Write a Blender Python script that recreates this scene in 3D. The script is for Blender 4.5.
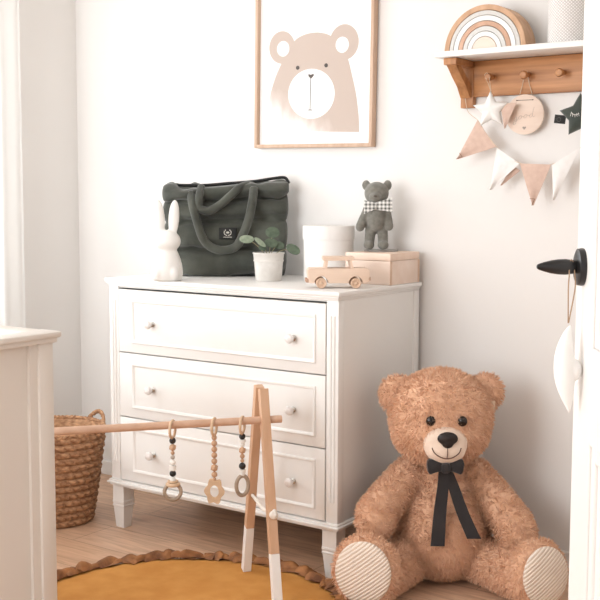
import bpy, bmesh, math, random
from mathutils import Vector, Matrix, noise
import numpy as np

for o in list(bpy.data.objects):
    bpy.data.objects.remove(o)
S = bpy.context.scene
COL = S.collection
PI = math.pi
random.seed(4)

# ------------------------------------------------------------------ camera
CAM = Vector((2.76107, -2.75098, 1.18785))
cam_d = bpy.data.cameras.new('camera')
cam = bpy.data.objects.new('camera', cam_d)
COL.objects.link(cam)
cR = Vector((0.81772, 0.57561, 0.00324)).normalized()
cU = Vector((-0.05715, 0.07559, 0.99550)).normalized()
cF = Vector((-0.57277, 0.81423, -0.09471)).normalized()
M = Matrix((cR, cU, -cF)).transposed().to_4x4()
M.translation = CAM
cam.matrix_world = M
cam_d.sensor_fit = 'HORIZONTAL'
cam_d.sensor_width = 36.0
cam_d.lens = 1090.76 / 600 * 36
cam_d.clip_start = 0.05
S.camera = cam

# ------------------------------------------------------------------ world, lights, exposure
W = bpy.data.worlds.new('daylight')
S.world = W
W.use_nodes = True
bg = W.node_tree.nodes['Background']
bg.inputs[0].default_value = (0.95, 0.975, 1.0, 1)
bg.inputs[1].default_value = 1.1

def area_light(name, loc, rot, sx, sy, watts, col):
    L = bpy.data.lights.new(name, 'AREA')
    L.shape = 'RECTANGLE'; L.size = sx; L.size_y = sy
    L.energy = watts; L.color = col
    o = bpy.data.objects.new(name, L)
    o.location = loc; o.rotation_euler = rot
    COL.objects.link(o)
    return o
# daylight coming through the window on the left wall, and added fill light from an invented window behind the photographer
area_light('daylight_left_window', (-0.98, -0.80, 1.45), (0, -PI/2, 0), 1.7, 1.75, 38, (0.93, 0.968, 1.0))
area_light('added_rear_fill', (0.35, -3.60, 1.5), (PI/2, 0, 0), 1.8, 1.8, 82, (0.93, 0.968, 1.0))
vs = S.view_settings
vs.view_transform = 'Standard'; vs.look = 'None'
vs.exposure = 0.22; vs.gamma = 1.0
vs.use_curve_mapping = False

# ------------------------------------------------------------------ materials
def lin(c):
    r = []
    for v in c[:3]:
        v = v / 255.0
        r.append(v / 12.92 if v <= 0.04045 else ((v + 0.055) / 1.055) ** 2.4)
    return (r[0], r[1], r[2], 1.0)

def mat(name, col, rough=0.6, col2=None, scale=20.0, stretch=(1, 1, 1), detail=4.0, bump=0.0, bscale=None,
        metal=0.0, spec=0.5, sheen=0.0, sss=0.0, lo=0.35, hi=0.65, bdist=0.002):
    m = bpy.data.materials.new(name); m.use_nodes = True
    nt = m.node_tree; N = nt.nodes; L = nt.links
    b = N['Principled BSDF']
    b.inputs['Base Color'].default_value = lin(col)
    b.inputs['Roughness'].default_value = rough
    b.inputs['Metallic'].default_value = metal
    b.inputs['Specular IOR Level'].default_value = spec
    if sheen:
        b.inputs['Sheen Weight'].default_value = sheen
    if sss:
        b.inputs['Subsurface Weight'].default_value = sss
        b.inputs['Subsurface Radius'].default_value = (0.02, 0.02, 0.02)
    tc = N.new('ShaderNodeTexCoord'); mp = N.new('ShaderNodeMapping')
    mp.inputs['Scale'].default_value = stretch
    L.new(tc.outputs['Object'], mp.inputs['Vector'])
    if col2 is not None:
        n = N.new('ShaderNodeTexNoise'); n.inputs['Scale'].default_value = scale; n.inputs['Detail'].default_value = detail
        L.new(mp.outputs[0], n.inputs['Vector'])
        r = N.new('ShaderNodeValToRGB')
        r.color_ramp.elements[0].position = lo; r.color_ramp.elements[0].color = lin(col)
        r.color_ramp.elements[1].position = hi; r.color_ramp.elements[1].color = lin(col2)
        L.new(n.outputs['Fac'], r.inputs['Fac']); L.new(r.outputs['Color'], b.inputs['Base Color'])
    if bump:
        n2 = N.new('ShaderNodeTexNoise'); n2.inputs['Scale'].default_value = bscale or scale; n2.inputs['Detail'].default_value = 5
        L.new(mp.outputs[0], n2.inputs['Vector'])
        bp = N.new('ShaderNodeBump'); bp.inputs['Strength'].default_value = bump; bp.inputs['Distance'].default_value = bdist
        L.new(n2.outputs['Fac'], bp.inputs['Height']); L.new(bp.outputs['Normal'], b.inputs['Normal'])
    return m

def wood(name, c1, c2, axis=0, scale=9.0, rough=0.5, long=0.08):
    st = [1.0, 1.0, 1.0]; st[axis] = long
    return mat(name, c1, rough, c2, scale=scale * 4, stretch=tuple(st), detail=6, bump=0.08, lo=0.3, hi=0.72)

m_wall = mat('wall_paint', (238, 234, 230), 0.9, bump=0.04, bscale=160)
m_white = mat('white_lacquer', (241, 238, 234), 0.42)
m_gap = mat('dark_gap', (70, 66, 62), 0.9)
m_ceil = mat('ceiling_paint', (242, 240, 237), 0.95)
m_pine = wood('pale_pine', (242, 222, 208), (233, 208, 190), 0, 6)
m_pinez = wood('pale_pine_upright', (222, 180, 146), (208, 162, 126), 2, 8)
m_gymbar = wood('beech_bar', (220, 182, 156), (206, 164, 136), 0, 8)
m_gymleg = wood('beech_leg', (218, 178, 146), (204, 160, 126), 2, 8)
m_oak = wood('warm_oak', (202, 144, 94), (150, 96, 54), 0, 11, 0.45, .07)
m_oakz = wood('warm_oak_upright', (200, 143, 94), (152, 98, 56), 2, 11, 0.45, .07)
m_frame = wood('frame_oak', (212, 182, 158), (194, 160, 134), 2, 10)
m_black = mat('black_metal', (22, 21, 21), 0.35)
m_chrome = mat('steel', (190, 186, 180), 0.28, metal=0.9)
m_cord = mat('cotton_cord', (206, 186, 162), 0.9)
m_whitecloth = mat('white_cloth', (246, 244, 240), 0.9, bump=0.2, bscale=250)

# ------------------------------------------------------------------ mesh helpers
def merge(bm, src, mw=None):
    me = bpy.data.meshes.new('tmp'); src.to_mesh(me); src.free()
    if mw is not None:
        me.transform(mw)
    bm.from_mesh(me); bpy.data.meshes.remove(me)

def box(bm, x0, x1, y0, y1, z0, z1, bev=0.0, mw=None, seg=2):
    t = bmesh.new()
    bmesh.ops.create_cube(t, size=1.0)
    for v in t.verts:
        v.co = Vector(((x0 + x1) / 2 + v.co.x * (x1 - x0), (y0 + y1) / 2 + v.co.y * (y1 - y0), (z0 + z1) / 2 + v.co.z * (z1 - z0)))
    if bev:
        bmesh.ops.bevel(t, geom=t.edges[:], offset=bev, segments=seg, profile=0.5, affect='EDGES')
    merge(bm, t, mw)

def lathe(bm, prof, seg=32, mw=None, ax=None):
    t = bmesh.new(); rings = []
    for (r, z) in prof:
        if r < 1e-6:
            rings.append([t.verts.new((0, 0, z))])
        else:
            rings.append([t.verts.new((r * math.cos(2*PI*i/seg), r * math.sin(2*PI*i/seg), z)) for i in range(seg)])
    for a, b in zip(rings[:-1], rings[1:]):
        for i in range(seg):
            j = (i + 1) % seg
            if len(a) == 1 and len(b) == 1: continue
            if len(a) == 1: t.faces.new((a[0], b[i], b[j]))
            elif len(b) == 1: t.faces.new((a[i], a[j], b[0]))
            else: t.faces.new((a[i], a[j], b[j], b[i]))
    bmesh.ops.recalc_face_normals(t, faces=t.faces[:])
    merge(bm, t, mw)

def tube(bm, pts, rad, seg=10, closed=False, cap=True, flat=None):
    pts = [Vector(p) for p in pts]; n = len(pts)
    rads = rad if isinstance(rad, (list, tuple)) else [rad] * n
    t = bmesh.new(); rings = []
    up = Vector((0, 0, 1)); prev = None
    for i in range(n):
        if closed: d = pts[(i + 1) % n] - pts[i - 1]
        else: d = pts[min(i + 1, n - 1)] - pts[max(i - 1, 0)]
        d.normalize()
        if prev is None:
            ref = up if abs(d.z) < 0.9 else Vector((1, 0, 0))
            a = d.cross(ref).normalized()
        else:
            a = (prev - d * prev.dot(d)).normalized()
        prev = a; b = d.cross(a)
        fl = flat if flat else (1, 1)
        rings.append([t.verts.new(pts[i] + rads[i] * (fl[0] * a * math.cos(2*PI*k/seg) + fl[1] * b * math.sin(2*PI*k/seg))) for k in range(seg)])
    for i in range(n if closed else n - 1):
        A, B = rings[i], rings[(i + 1) % n]
        for k in range(seg):
            l = (k + 1) % seg
            t.faces.new((A[k], A[l], B[l], B[k]))
    if cap and not closed:
        t.faces.new(rings[0][::-1]); t.faces.new(rings[-1])
    bmesh.ops.recalc_face_normals(t, faces=t.faces[:])
    merge(bm, t)

def ell(bm, c, r, rot=None, u=24, v=16):
    t = bmesh.new()
    bmesh.ops.create_uvsphere(t, u_segments=u, v_segments=v, radius=1.0)
    mw = Matrix.Translation(c)
    if rot is not None: mw = mw @ rot.to_matrix().to_4x4() if hasattr(rot, 'to_matrix') else mw @ rot
    mw = mw @ Matrix.Diagonal((r[0], r[1], r[2], 1))
    merge(bm, t, mw)

def prism(bm, outline, y0, y1, bev=0.0, mw=None, seg=2):
    """outline is (x, z); extruded between y0 and y1"""
    t = bmesh.new()
    f = t.faces.new([t.verts.new((x, y0, z)) for x, z in outline])
    e = bmesh.ops.extrude_face_region(t, geom=[f])
    for v in e['geom']:
        if isinstance(v, bmesh.types.BMVert): v.co.y = y1
    bmesh.ops.recalc_face_normals(t, faces=t.faces[:])
    if bev:
        bmesh.ops.bevel(t, geom=t.edges[:], offset=bev, segments=seg, profile=0.5, affect='EDGES')
    merge(bm, t, mw)

def torus(bm, c, R, r, ax='y', seg=32, sec=10, rx=1.0, rz=1.0, rot=None):
    pts = []
    for i in range(seg):
        a = 2*PI*i/seg
        p = Vector((R*rx*math.cos(a), 0, R*rz*math.sin(a)))
        if ax == 'z': p = Vector((p.x, p.z, 0))
        if ax == 'x': p = Vector((0, p.x, p.z))
        if rot is not None: p = rot @ p
        pts.append(Vector(c) + p)
    tube(bm, pts, r, sec, closed=True)

def bar(bm, p0, p1, w, h=None, side=None, bev=0.002, ext=0):
    p0, p1 = Vector(p0), Vector(p1); h = h or w
    d = (p1 - p0); L = d.length; d.normalize()
    a = Vector(side) if side is not None else d.cross(Vector((0, 0, 1)))
    a = (a - d * a.dot(d)).normalized(); b = d.cross(a)
    mw = Matrix((a, b, d)).transposed().to_4x4(); mw.translation = p0
    box(bm, -w/2, w/2, -h/2, h/2, 0, L, bev, mw)

def smooth_path(ctrl, n=8, closed=False):
    c = [Vector(p) for p in ctrl]; out = []; k = len(c)
    rng = range(k) if closed else range(k - 1)
    for i in rng:
        if closed: p0, p1, p2, p3 = c[i-1], c[i], c[(i+1) % k], c[(i+2) % k]
        else: p0, p1, p2, p3 = c[max(i-1, 0)], c[i], c[i+1], c[min(i+2, k-1)]
        for j in range(n):
            t = j / n
            out.append(0.5 * ((2*p1) + (p2-p0)*t + (2*p0-5*p1+4*p2-p3)*t*t + (3*p1-p0-3*p2+p3)*t**3))
    if not closed: out.append(c[-1])
    return out

def smooth_angle(me, ang=40):
    for p in me.polygons: p.use_smooth = True
    try: me.set_sharp_from_angle(angle=math.radians(ang))
    except Exception: pass

def obj(name, bm, m, parent=None, smooth=True, ang=40, label=None, kind=None):
    me = bpy.data.meshes.new(name)
    bm.to_mesh(me); bm.free()
    if smooth: smooth_angle(me, ang)
    for mm in (m if isinstance(m, (list, tuple)) else [m]): me.materials.append(mm)
    o = bpy.data.objects.new(name, me); COL.objects.link(o)
    if parent is not None: o.parent = parent
    if label: o['label'] = label
    if kind: o['kind'] = kind
    return o

def thing(name, label, cat, loc=(0, 0, 0), rz=0.0, group=None):
    o = bpy.data.objects.new(name, None); COL.objects.link(o)
    o.empty_display_size = 0.05
    o.location = loc; o.rotation_euler = (0, 0, rz)
    o['label'] = label; o['category'] = cat
    if group: o['group'] = group
    return o

def tag(o, label, cat, group=None, loc=None, rz=None):
    o['label'] = label; o['category'] = cat
    if group: o['group'] = group
    if loc is not None: o.location = loc
    if rz is not None: o.rotation_euler = (0, 0, rz)
    return o

def B(): return bmesh.new()

# ================================================================== ROOM
XL, XR, YB, YN, ZC = -0.70, 2.66, 0.525, -3.30, 2.55

def plank_material():
    m = bpy.data.materials.new('oak_planks'); m.use_nodes = True
    nt = m.node_tree; N = nt.nodes; L = nt.links; b = N['Principled BSDF']
    tc = N.new('ShaderNodeTexCoord')
    br = N.new('ShaderNodeTexBrick')
    br.inputs['Scale'].default_value = 1.0
    br.inputs['Brick Width'].default_value = 1.35; br.inputs['Row Height'].default_value = 0.19
    br.inputs['Mortar Size'].default_value = 0.0016; br.inputs['Mortar Smooth'].default_value = 0.2
    br.inputs['Color1'].default_value = lin((224, 186, 156)); br.inputs['Color2'].default_value = lin((214, 174, 143))
    br.inputs['Mortar'].default_value = lin((168, 130, 104))
    br.offset = 0.37
    L.new(tc.outputs['Object'], br.inputs['Vector'])
    mp = N.new('ShaderNodeMapping'); mp.inputs['Scale'].default_value = (1.6, 16, 1)
    L.new(tc.outputs['Object'], mp.inputs['Vector'])
    n = N.new('ShaderNodeTexNoise'); n.inputs['Scale'].default_value = 3.0; n.inputs['Detail'].default_value = 8; n.inputs['Distortion'].default_value = 0.8
    L.new(mp.outputs[0], n.inputs['Vector'])
    r = N.new('ShaderNodeValToRGB')
    r.color_ramp.elements[0].position = 0.32; r.color_ramp.elements[0].color = (0.62, 0.55, 0.5, 1)
    r.color_ramp.elements[1].position = 0.62; r.color_ramp.elements[1].color = (1, 1, 1, 1)
    L.new(n.outputs['Fac'], r.inputs['Fac'])
    mx = N.new('ShaderNodeMixRGB'); mx.blend_type = 'MULTIPLY'; mx.inputs[0].default_value = 0.75
    L.new(br.outputs['Color'], mx.inputs[1]); L.new(r.outputs[0], mx.inputs[2])
    L.new(mx.outputs[0], b.inputs['Base Color'])
    b.inputs['Roughness'].default_value = 0.42
    bp = N.new('ShaderNodeBump'); bp.inputs['Strength'].default_value = 0.15; bp.inputs['Distance'].default_value = 0.002
    L.new(n.outputs['Fac'], bp.inputs['Height']); L.new(bp.outputs[0], b.inputs['Normal'])
    return m

def struct(name, bm, m, parent=None):
    o = obj(name, bm, m, parent, smooth=False)
    if parent is None: o['kind'] = 'structure'
    return o

b = B(); box(b, XL - .2, 4.2, -4.6, YB + .15, -0.12, 0.0); struct('floor', b, plank_material())
b = B(); box(b, XL - .12, XR + .12, YN - .12, YB + .12, ZC, ZC + .12); struct('ceiling', b, m_ceil)
b = B(); box(b, XL - .12, XR + .12, YB, YB + .12, 0, ZC); struct('wall_back', b, m_wall)
# left wall with a window opening
wy0, wy1, wz0, wz1 = -1.68, 0.06, 0.55, 2.30
b = B()
box(b, XL - .12, XL, YN - .12, wy0, 0, ZC); box(b, XL - .12, XL, wy1, YB, 0, ZC)
box(b, XL - .12, XL, wy0, wy1, 0, wz0); box(b, XL - .12, XL, wy0, wy1, wz1, ZC)
struct('wall_left', b, m_wall)
# near wall, behind the photographer, with an opening added to let fill light in
nx0, nx1, nz0, nz1 = -0.55, 1.25, 0.6, 2.4
b = B()
box(b, XL, nx0, YN - .12, YN, 0, ZC); box(b, nx1, XR + .12, YN - .12, YN, 0, ZC)
box(b, nx0, nx1, YN - .12, YN, 0, nz0); box(b, nx0, nx1, YN - .12, YN, nz1, ZC)
struct('wall_near', b, m_wall)
# right wall with the doorway the picture is taken from
b = B()
box(b, XR, XR + .12, -1.93, YB, 0, ZC); box(b, XR, XR + .12, YN, -3.0, 0, ZC); box(b, XR, XR + .12, -3.0, -1.93, 2.07, ZC)
struct('wall_right', b, m_wall)

m_pane = bpy.data.materials.new('window_glass'); m_pane.use_nodes = True
nt = m_pane.node_tree; nt.nodes.clear()
o_ = nt.nodes.new('ShaderNodeOutputMaterial'); mx_ = nt.nodes.new('ShaderNodeMixShader'); mx_.inputs[0].default_value = 0.06
tr_ = nt.nodes.new('ShaderNodeBsdfTransparent'); gl_ = nt.nodes.new('ShaderNodeBsdfGlossy'); gl_.inputs['Roughness'].default_value = 0.02
nt.links.new(tr_.outputs[0], mx_.inputs[1]); nt.links.new(gl_.outputs[0], mx_.inputs[2]); nt.links.new(mx_.outputs[0], o_.inputs[0])

def window(name, axis, a0, a1, z0, z1, w):
    fr = B()
    def bx(a, c, zz0, zz1, d0, d1):
        if axis == 'x': box(fr, w + d0, w + d1, a, c, zz0, zz1, .003)
        else: box(fr, a, c, w + d0, w + d1, zz0, zz1, .003)
    t = .055
    mid = (a0 + a1) / 2
    bx(a0, a0 + t, z0, z1, -.03, .03); bx(a1 - t, a1, z0, z1, -.03, .03); bx(mid - .04, mid + .04, z0, z1, -.03, .03)
    bx(a0 + t, mid - .04, z0, z0 + t, -.03, .03); bx(mid + .04, a1 - t, z0, z0 + t, -.03, .03)
    bx(a0 + t, mid - .04, z1 - t, z1, -.03, .03); bx(mid + .04, a1 - t, z1 - t, z1, -.03, .03)
    f = struct(name, fr, m_white)
    p = B()
    if axis == 'x': box(p, w - .004, w + .004, a0 + t, a1 - t, z0 + t, z1 - t)
    else: box(p, a0 + t, a1 - t, w - .004, w + .004, z0 + t, z1 - t)
    obj('window_pane', p, m_pane, f, smooth=False)
window('window_1', 'x', wy0, wy1, wz0, wz1, XL - .07)
window('added_fill_window', 'y', nx0, nx1, nz0, nz1, YN - .07)  # unseen window, added to brighten faces turned towards the near wall

b = B(); box(b, XL, XR, YB - .012, YB, 0, .06, .003); struct('baseboard_back', b, m_white)
b = B(); box(b, XL, XL + .012, YN, YB - .012, 0, .06, .003); struct('baseboard_left', b, m_white)
b = B(); box(b, XR - .012, XR, -1.85, YB - .012, 0, .06, .003); struct('baseboard_right', b, m_white)

# sheer curtain
m_sheer = bpy.data.materials.new('sheer_cloth'); m_sheer.use_nodes = True
nt = m_sheer.node_tree; nt.nodes.clear()
o_ = nt.nodes.new('ShaderNodeOutputMaterial'); mx_ = nt.nodes.new('ShaderNodeMixShader'); mx_.inputs[0].default_value = 0.72
tr_ = nt.nodes.new('ShaderNodeBsdfTransparent'); a_ = nt.nodes.new('ShaderNodeAddShader')
di_ = nt.nodes.new('ShaderNodeBsdfDiffuse'); di_.inputs[0].default_value = (.5, .495, .485, 1)
tl_ = nt.nodes.new('ShaderNodeBsdfTranslucent'); tl_.inputs[0].default_value = (.48, .475, .465, 1)
nt.links.new(di_.outputs[0], a_.inputs[0]); nt.links.new(tl_.outputs[0], a_.inputs[1])
nt.links.new(tr_.outputs[0], mx_.inputs[1]); nt.links.new(a_.outputs[0], mx_.inputs[2]); nt.links.new(mx_.outputs[0], o_.inputs[0])
cur = thing('sheer_curtain', 'white sheer curtain hanging over the window on the left wall', 'curtain', (XL + .06, -.8, 0))
b = B(); n = 220; rows = []
for zi in range(12):
    z = .04 + 2.36 * zi / 11
    rows.append([b.verts.new((.016 * math.sin(i * .62) + .006 * math.sin(i * .23 + z), -1.02 + 2.0 * i / n, z)) for i in range(n + 1)])
for A, Bq in zip(rows[:-1], rows[1:]):
    for i in range(n): b.faces.new((A[i], A[i+1], Bq[i+1], Bq[i]))
obj('curtain_panel', b, m_sheer, cur, ang=180)
b = B(); tube(b, [(0, -1.08, 2.42), (0, 1.05, 2.42)], .010, 12); obj('curtain_rod', b, m_black, cur)
for y in (-1.05, 1.0):
    b = B(); box(b, -.06, 0.0, y - .008, y + .008, 2.41, 2.43); obj('rod_bracket', b, m_black, cur)

# ================================================================== DRESSER
DW, DD = .967, .505
dr = thing('dresser', 'white three-drawer dresser standing against the back wall', 'dresser', (0, 0, 0))
b = B()
# carcass sides, back, posts, inner shell
box(b, .004, .018, .03, DD - .03, .168, .872); box(b, DW - .018, DW - .004, .03, DD - .03, .168, .872)
box(b, .018, DW - .018, DD - .02, DD - .008, .168, .872)
box(b, .018, DW - .018, .035, DD - .02, .168, .176)
box(b, .018, DW - .018, .035, DD - .02, .864, .872)
for z in (.410, .640): box(b, .040, DW - .040, .035, DD - .02, z - .004, z + .004)
def post(x0, x1):
    # front face with two reeds
    box(b, x0, x1, 0.003, .036, .168, .872, .0015)
    w = x1 - x0
    for k in (.36, .64):
        xc = x0 + w * k
        tube(b, [(xc, .003, .245), (xc, .003, .825)], .0048, 8)
post(0, .043); post(DW - .043, DW)
box(b, 0, .043, DD - .035, DD, .168, .872, .0015); box(b, DW - .043, DW, DD - .035, DD, .168, .872, .0015)
box(b, .043, DW - .043, .008, .036, .868, .874); 
obj('carcass', b, m_white, dr)
b = B()
box(b, -.011, DW + .011, -.011, DD, .886, .900, .003)
box(b, -.005, DW + .005, -.005, DD, .878, .887, .003)
box(b, .0, DW, .0, DD, .872, .879, .002)
obj('top_board', b, m_white, dr)
b = B()
box(b, -.012, DW + .012, -.012, DD, .164, .172, .003)
box(b, -.006, DW + .006, -.006, DD, .171, .179, .003)
box(b, -.004, DW + .004, -.004, DD, .156, .165, .002)
obj('base_moulding', b, m_white, dr)
for x, y in ((.030, .030), (DW - .030, .030), (.030, DD - .032), (DW - .030, DD - .032)):
    b = B(); t = bmesh.new()
    prof = [(.026, .158), (.026, .100), (.0275, .098), (.0275, .092), (.026, .090), (.0255, .086), (.0275, .083), (.0275, .080), (.025, .077), (.0185, 0.0)]
    rings = [[t.verts.new((x + r * sx, y + r * sy, z)) for sx, sy in ((-1, -1), (1, -1), (1, 1), (-1, 1))] for r, z in prof]
    for A, Bq in zip(rings[:-1], rings[1:]):
        for i in range(4): t.faces.new((A[i], A[(i+1) % 4], Bq[(i+1) % 4], Bq[i]))
    t.faces.new(rings[0]); t.faces.new(rings[-1][::-1])
    bmesh.ops.recalc_face_normals(t, faces=t.faces[:])
    merge(b, t)
    obj('leg', b, m_white, dr, smooth=False)
def frame_moulding(bm, x0, x1, z0, z1, y, w=.012, h=.006):
    """raised picture-frame moulding, mitred"""
    prof = [(0, 0), (.15, .8), (.35, 1), (.6, .75), (.85, .5), (1, 0)]
    rings = []
    for k, hh in prof:
        o = k * w
        rings.append([bm.verts.new((x, y - hh * h, z)) for x, z in ((x0 + o, z0 + o), (x1 - o, z0 + o), (x1 - o, z1 - o), (x0 + o, z1 - o))])
    for A, Bq in zip(rings[:-1], rings[1:]):
        for i in range(4): bm.faces.new((A[i], A[(i+1) % 4], Bq[(i+1) % 4], Bq[i]))
for k in range(3):
    z0 = .183 + .2295 * k; z1 = z0 + .2255
    if k == 2: z1 -= .006
    dwr = B()
    box(dwr, .0465, DW - .0465, .001, .028, z0, z1, .0018)
    frame_moulding(dwr, .108, DW - .080, z0 + .032, z1 - .034, .001)
    d = obj('drawer', dwr, m_white, dr)
    for x in (.206, .802):
        zc = (z0 + z1) / 2 - .004
        b = B()
        mw = Matrix.Translation((x, .001, zc)) @ Matrix.Rotation(PI/2, 4, 'X')
        lathe(b, [(0, 0), (.0095, 0), (.0095, .003), (.0052, .006), (.0052, .016), (0, .016)], 16, mw)
        kb = obj('knob', b, m_chrome, d)
        b = B()
        lathe(b, [(0, .015), (.008, .015), (.0135, .019), (.0155, .025), (.0125, .032), (.006, .035), (0, .0355)], 12, mw)
        obj('knob_cap', b, mat('porcelain', (236, 230, 226), .25), d, ang=20)

# ================================================================== PICTURE
m_paper = mat('picture_paper', (247, 245, 243), .8)
def art(name, c, c2=None):
    return mat(name, c, .85, c2, scale=40, stretch=(1, 1, 2.2), detail=5, lo=.3, hi=.7)
m_bearart = None
def fade_material():
    m = bpy.data.materials.new('bear_wash'); m.use_nodes = True
    nt = m.node_tree; N = nt.nodes; L = nt.links; bs = N['Principled BSDF']; bs.inputs['Roughness'].default_value = .85
    tc = N.new('ShaderNodeTexCoord'); sp = N.new('ShaderNodeSeparateXYZ'); L.new(tc.outputs['Object'], sp.inputs[0])
    nz = N.new('ShaderNodeTexNoise'); nz.inputs['Scale'].default_value = 9; nz.inputs['Detail'].default_value = 5
    mp = N.new('ShaderNodeMapping'); mp.inputs['Scale'].default_value = (2.2, 1, .9); L.new(tc.outputs['Object'], mp.inputs[0]); L.new(mp.outputs[0], nz.inputs['Vector'])
    # the printed wash is denser to the right and thins out towards the bottom left
    a = N.new('ShaderNodeMath'); a.operation = 'MULTIPLY_ADD'; a.inputs[1].default_value = 2.7; a.inputs[2].default_value = .45
    L.new(sp.outputs['Z'], a.inputs[0])
    bq = N.new('ShaderNodeMath'); bq.operation = 'MULTIPLY_ADD'; bq.inputs[1].default_value = 1.3; L.new(sp.outputs['X'], bq.inputs[0]); L.new(a.outputs[0], bq.inputs[2])
    c = N.new('ShaderNodeMath'); c.operation = 'MULTIPLY_ADD'; c.inputs[1].default_value = .4; L.new(nz.outputs['Fac'], c.inputs[0]); L.new(bq.outputs[0], c.inputs[2])
    r = N.new('ShaderNodeValToRGB')
    e = r.color_ramp.elements
    e[0].position = .72; e[0].color = lin((245, 242, 240)); e[1].position = 1.5 / 1.5; e[1].color = lin((198, 181, 170))
    e2 = e.new(.90); e2.color = lin((211, 196, 187))
    L.new(c.outputs[0], r.inputs[0]); L.new(r.outputs[0], bs.inputs['Base Color'])
    return m
m_bearart = fade_material()
m_ink = mat('ink', (92, 84, 80), .8)
pic = thing('framed_print', 'framed print of a pale brown bear on the back wall above the dresser', 'picture', (.523, YB - .004, 1.362))
pic.rotation_euler = (0, math.radians(0.7), 0)
pw, ph, ft, fd = .510, .74, .0125, .028
b = B()
box(b, -pw/2, -pw/2 + ft, -fd, 0, 0, ph, .0015); box(b, pw/2 - ft, pw/2, -fd, 0, 0, ph, .0015)
box(b, -pw/2 + ft, pw/2 - ft, -fd, 0, 0, ft, .0015); box(b, -pw/2 + ft, pw/2 - ft, -fd, 0, ph - ft, ph, .0015)
obj('picture_frame', b, m_frame, pic)
b = B(); box(b, -pw/2 + ft, pw/2 - ft, -.010, -.004, ft, ph - ft)
prt = obj('print', b, m_paper, pic, smooth=False)
def flat(outline, y, th=.0006):
    bb = B(); prism(bb, outline, y, y + th); return bb
sc = .530 / 120.0                                     # metres per pixel across the print
def pp(x, y): return ((x - 315) * sc * 1.04, (148 - y + .035 * (357 - x)) * sc * .785)
def ring_pts(cx, cy, rx, ry, n=40, a0=0, a1=2*PI): return [pp(cx + rx * math.cos(a0 + (a1-a0)*i/n), cy - ry * math.sin(a0 + (a1-a0)*i/n)) for i in range(n)]
head = smooth_path([(x, 0, z) for x, z in [pp(*q) for q in ((269, 133), (270, 112), (272.5, 95), (277, 78), (283, 63), (290, 48), (299, 37), (313, 32.5), (327, 35), (337, 44), (345, 58), (350, 78), (354, 98), (356.5, 120), (357, 133))]], 6)
artb = B()
prism(artb, [(v.x, v.z) for v in head], -.0106, -.0100)
obj('bear_drawing', artb, m_bearart, prt, smooth=False)
for cx, cy, rx, ry, hx, hy in ((283.5, 46, 12.6, 16.8, 284.8, 47.5), (342, 43.5, 13.2, 17.8, 340.5, 46)):
    bb = B(); prism(bb, ring_pts(cx, cy, rx, ry), -.0103, -.0100); e = obj('ear_drawing', bb, m_bearart, prt, smooth=False)
    bb = B(); prism(bb, ring_pts(hx, hy, 6.0, 8.0), -.0113, -.0109); obj('inner_ear_drawing', bb, m_paper, e, smooth=False)
bb = B(); prism(bb, ring_pts(312.3, 94.5, 22, 25.5, 48), -.0113, -.0108); mz = obj('muzzle_drawing', bb, m_paper, prt, smooth=False)
for cx, cy in ((299.2, 67.5), (326, 66)):
    bb = B(); prism(bb, ring_pts(cx, cy, 1.7, 2.1, 16), -.0117, -.0113); obj('eye_drawing', bb, m_ink, prt, smooth=False)
bb = B(); prism(bb, [pp(*q) for q in ((309.5, 74.2), (312, 75), (314.5, 74), (314.6, 76), (312, 79.3), (309.6, 76.5))], -.0118, -.0113)
prism(bb, [pp(*q) for q in ((311.5, 79), (312.1, 79), (311.8, 111), (311.2, 111))], -.0118, -.0113)
prism(bb, [pp(*q) for q in ((309.6, 110.6), (313.6, 110.6), (313.6, 111.4), (309.6, 111.4))], -.0118, -.0113)
obj('nose_drawing', bb, m_ink, mz, smooth=False)

# ================================================================== WALL SHELF
sh = thing('wall_shelf', 'white topped oak wall shelf with a row of pegs on the back wall', 'shelf', (1.10, YB - .002, 1.50))
b = B(); box(b, -.012, .86, -.165, 0, .125, .143, .002); obj('shelf_board', b, m_white, sh)
b = B(); box(b, .055, .80, -.020, 0, .010, .124, .002); obj('peg_rail', b, m_oak, sh)
def bracket(x):
    b = B()
    box(b, x, x + .045, -.022, 0, -.024, .124, .002)
    box(b, x, x + .045, -.145, -.022, .103, .124, .002)
    # curved diagonal brace
    prof = [(-.022, .010), (-.022, .040), (-.050, .066), (-.100, .103), (-.135, .103), (-.100, .072), (-.060, .040), (-.034, .006)]
    t = bmesh.new()
    f = t.faces.new([t.verts.new((x + .006, y, z)) for y, z in prof])
    e = bmesh.ops.extrude_face_region(t, geom=[f])
    for v in e['geom']:
        if isinstance(v, bmesh.types.BMVert): v.co.x = x + .039
    bmesh.ops.recalc_face_normals(t, faces=t.faces[:])
    merge(b, t)
    obj('bracket', b, m_oakz, sh)
bracket(.012); bracket(.798)
PEGX = [.125, .245, .362, .477, .592, .70]
for x in PEGX:
    b = B()
    lathe(b, [(0, 0), (.008, 0), (.007, .016), (.008, .026), (.0125, .032), (.0135, .038), (.010, .044), (0, .046)], 18, Matrix.Translation((x, -.018, .070)) @ Matrix.Rotation(PI/2 + .1, 4, 'X'))
    obj('peg', b, m_oak, sh)
SHX, SHY, SHZ = 1.10, YB - .002, 1.50
def pegpos(k): return Vector((SHX + PEGX[k], SHY - .044, SHZ + .070))

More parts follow.
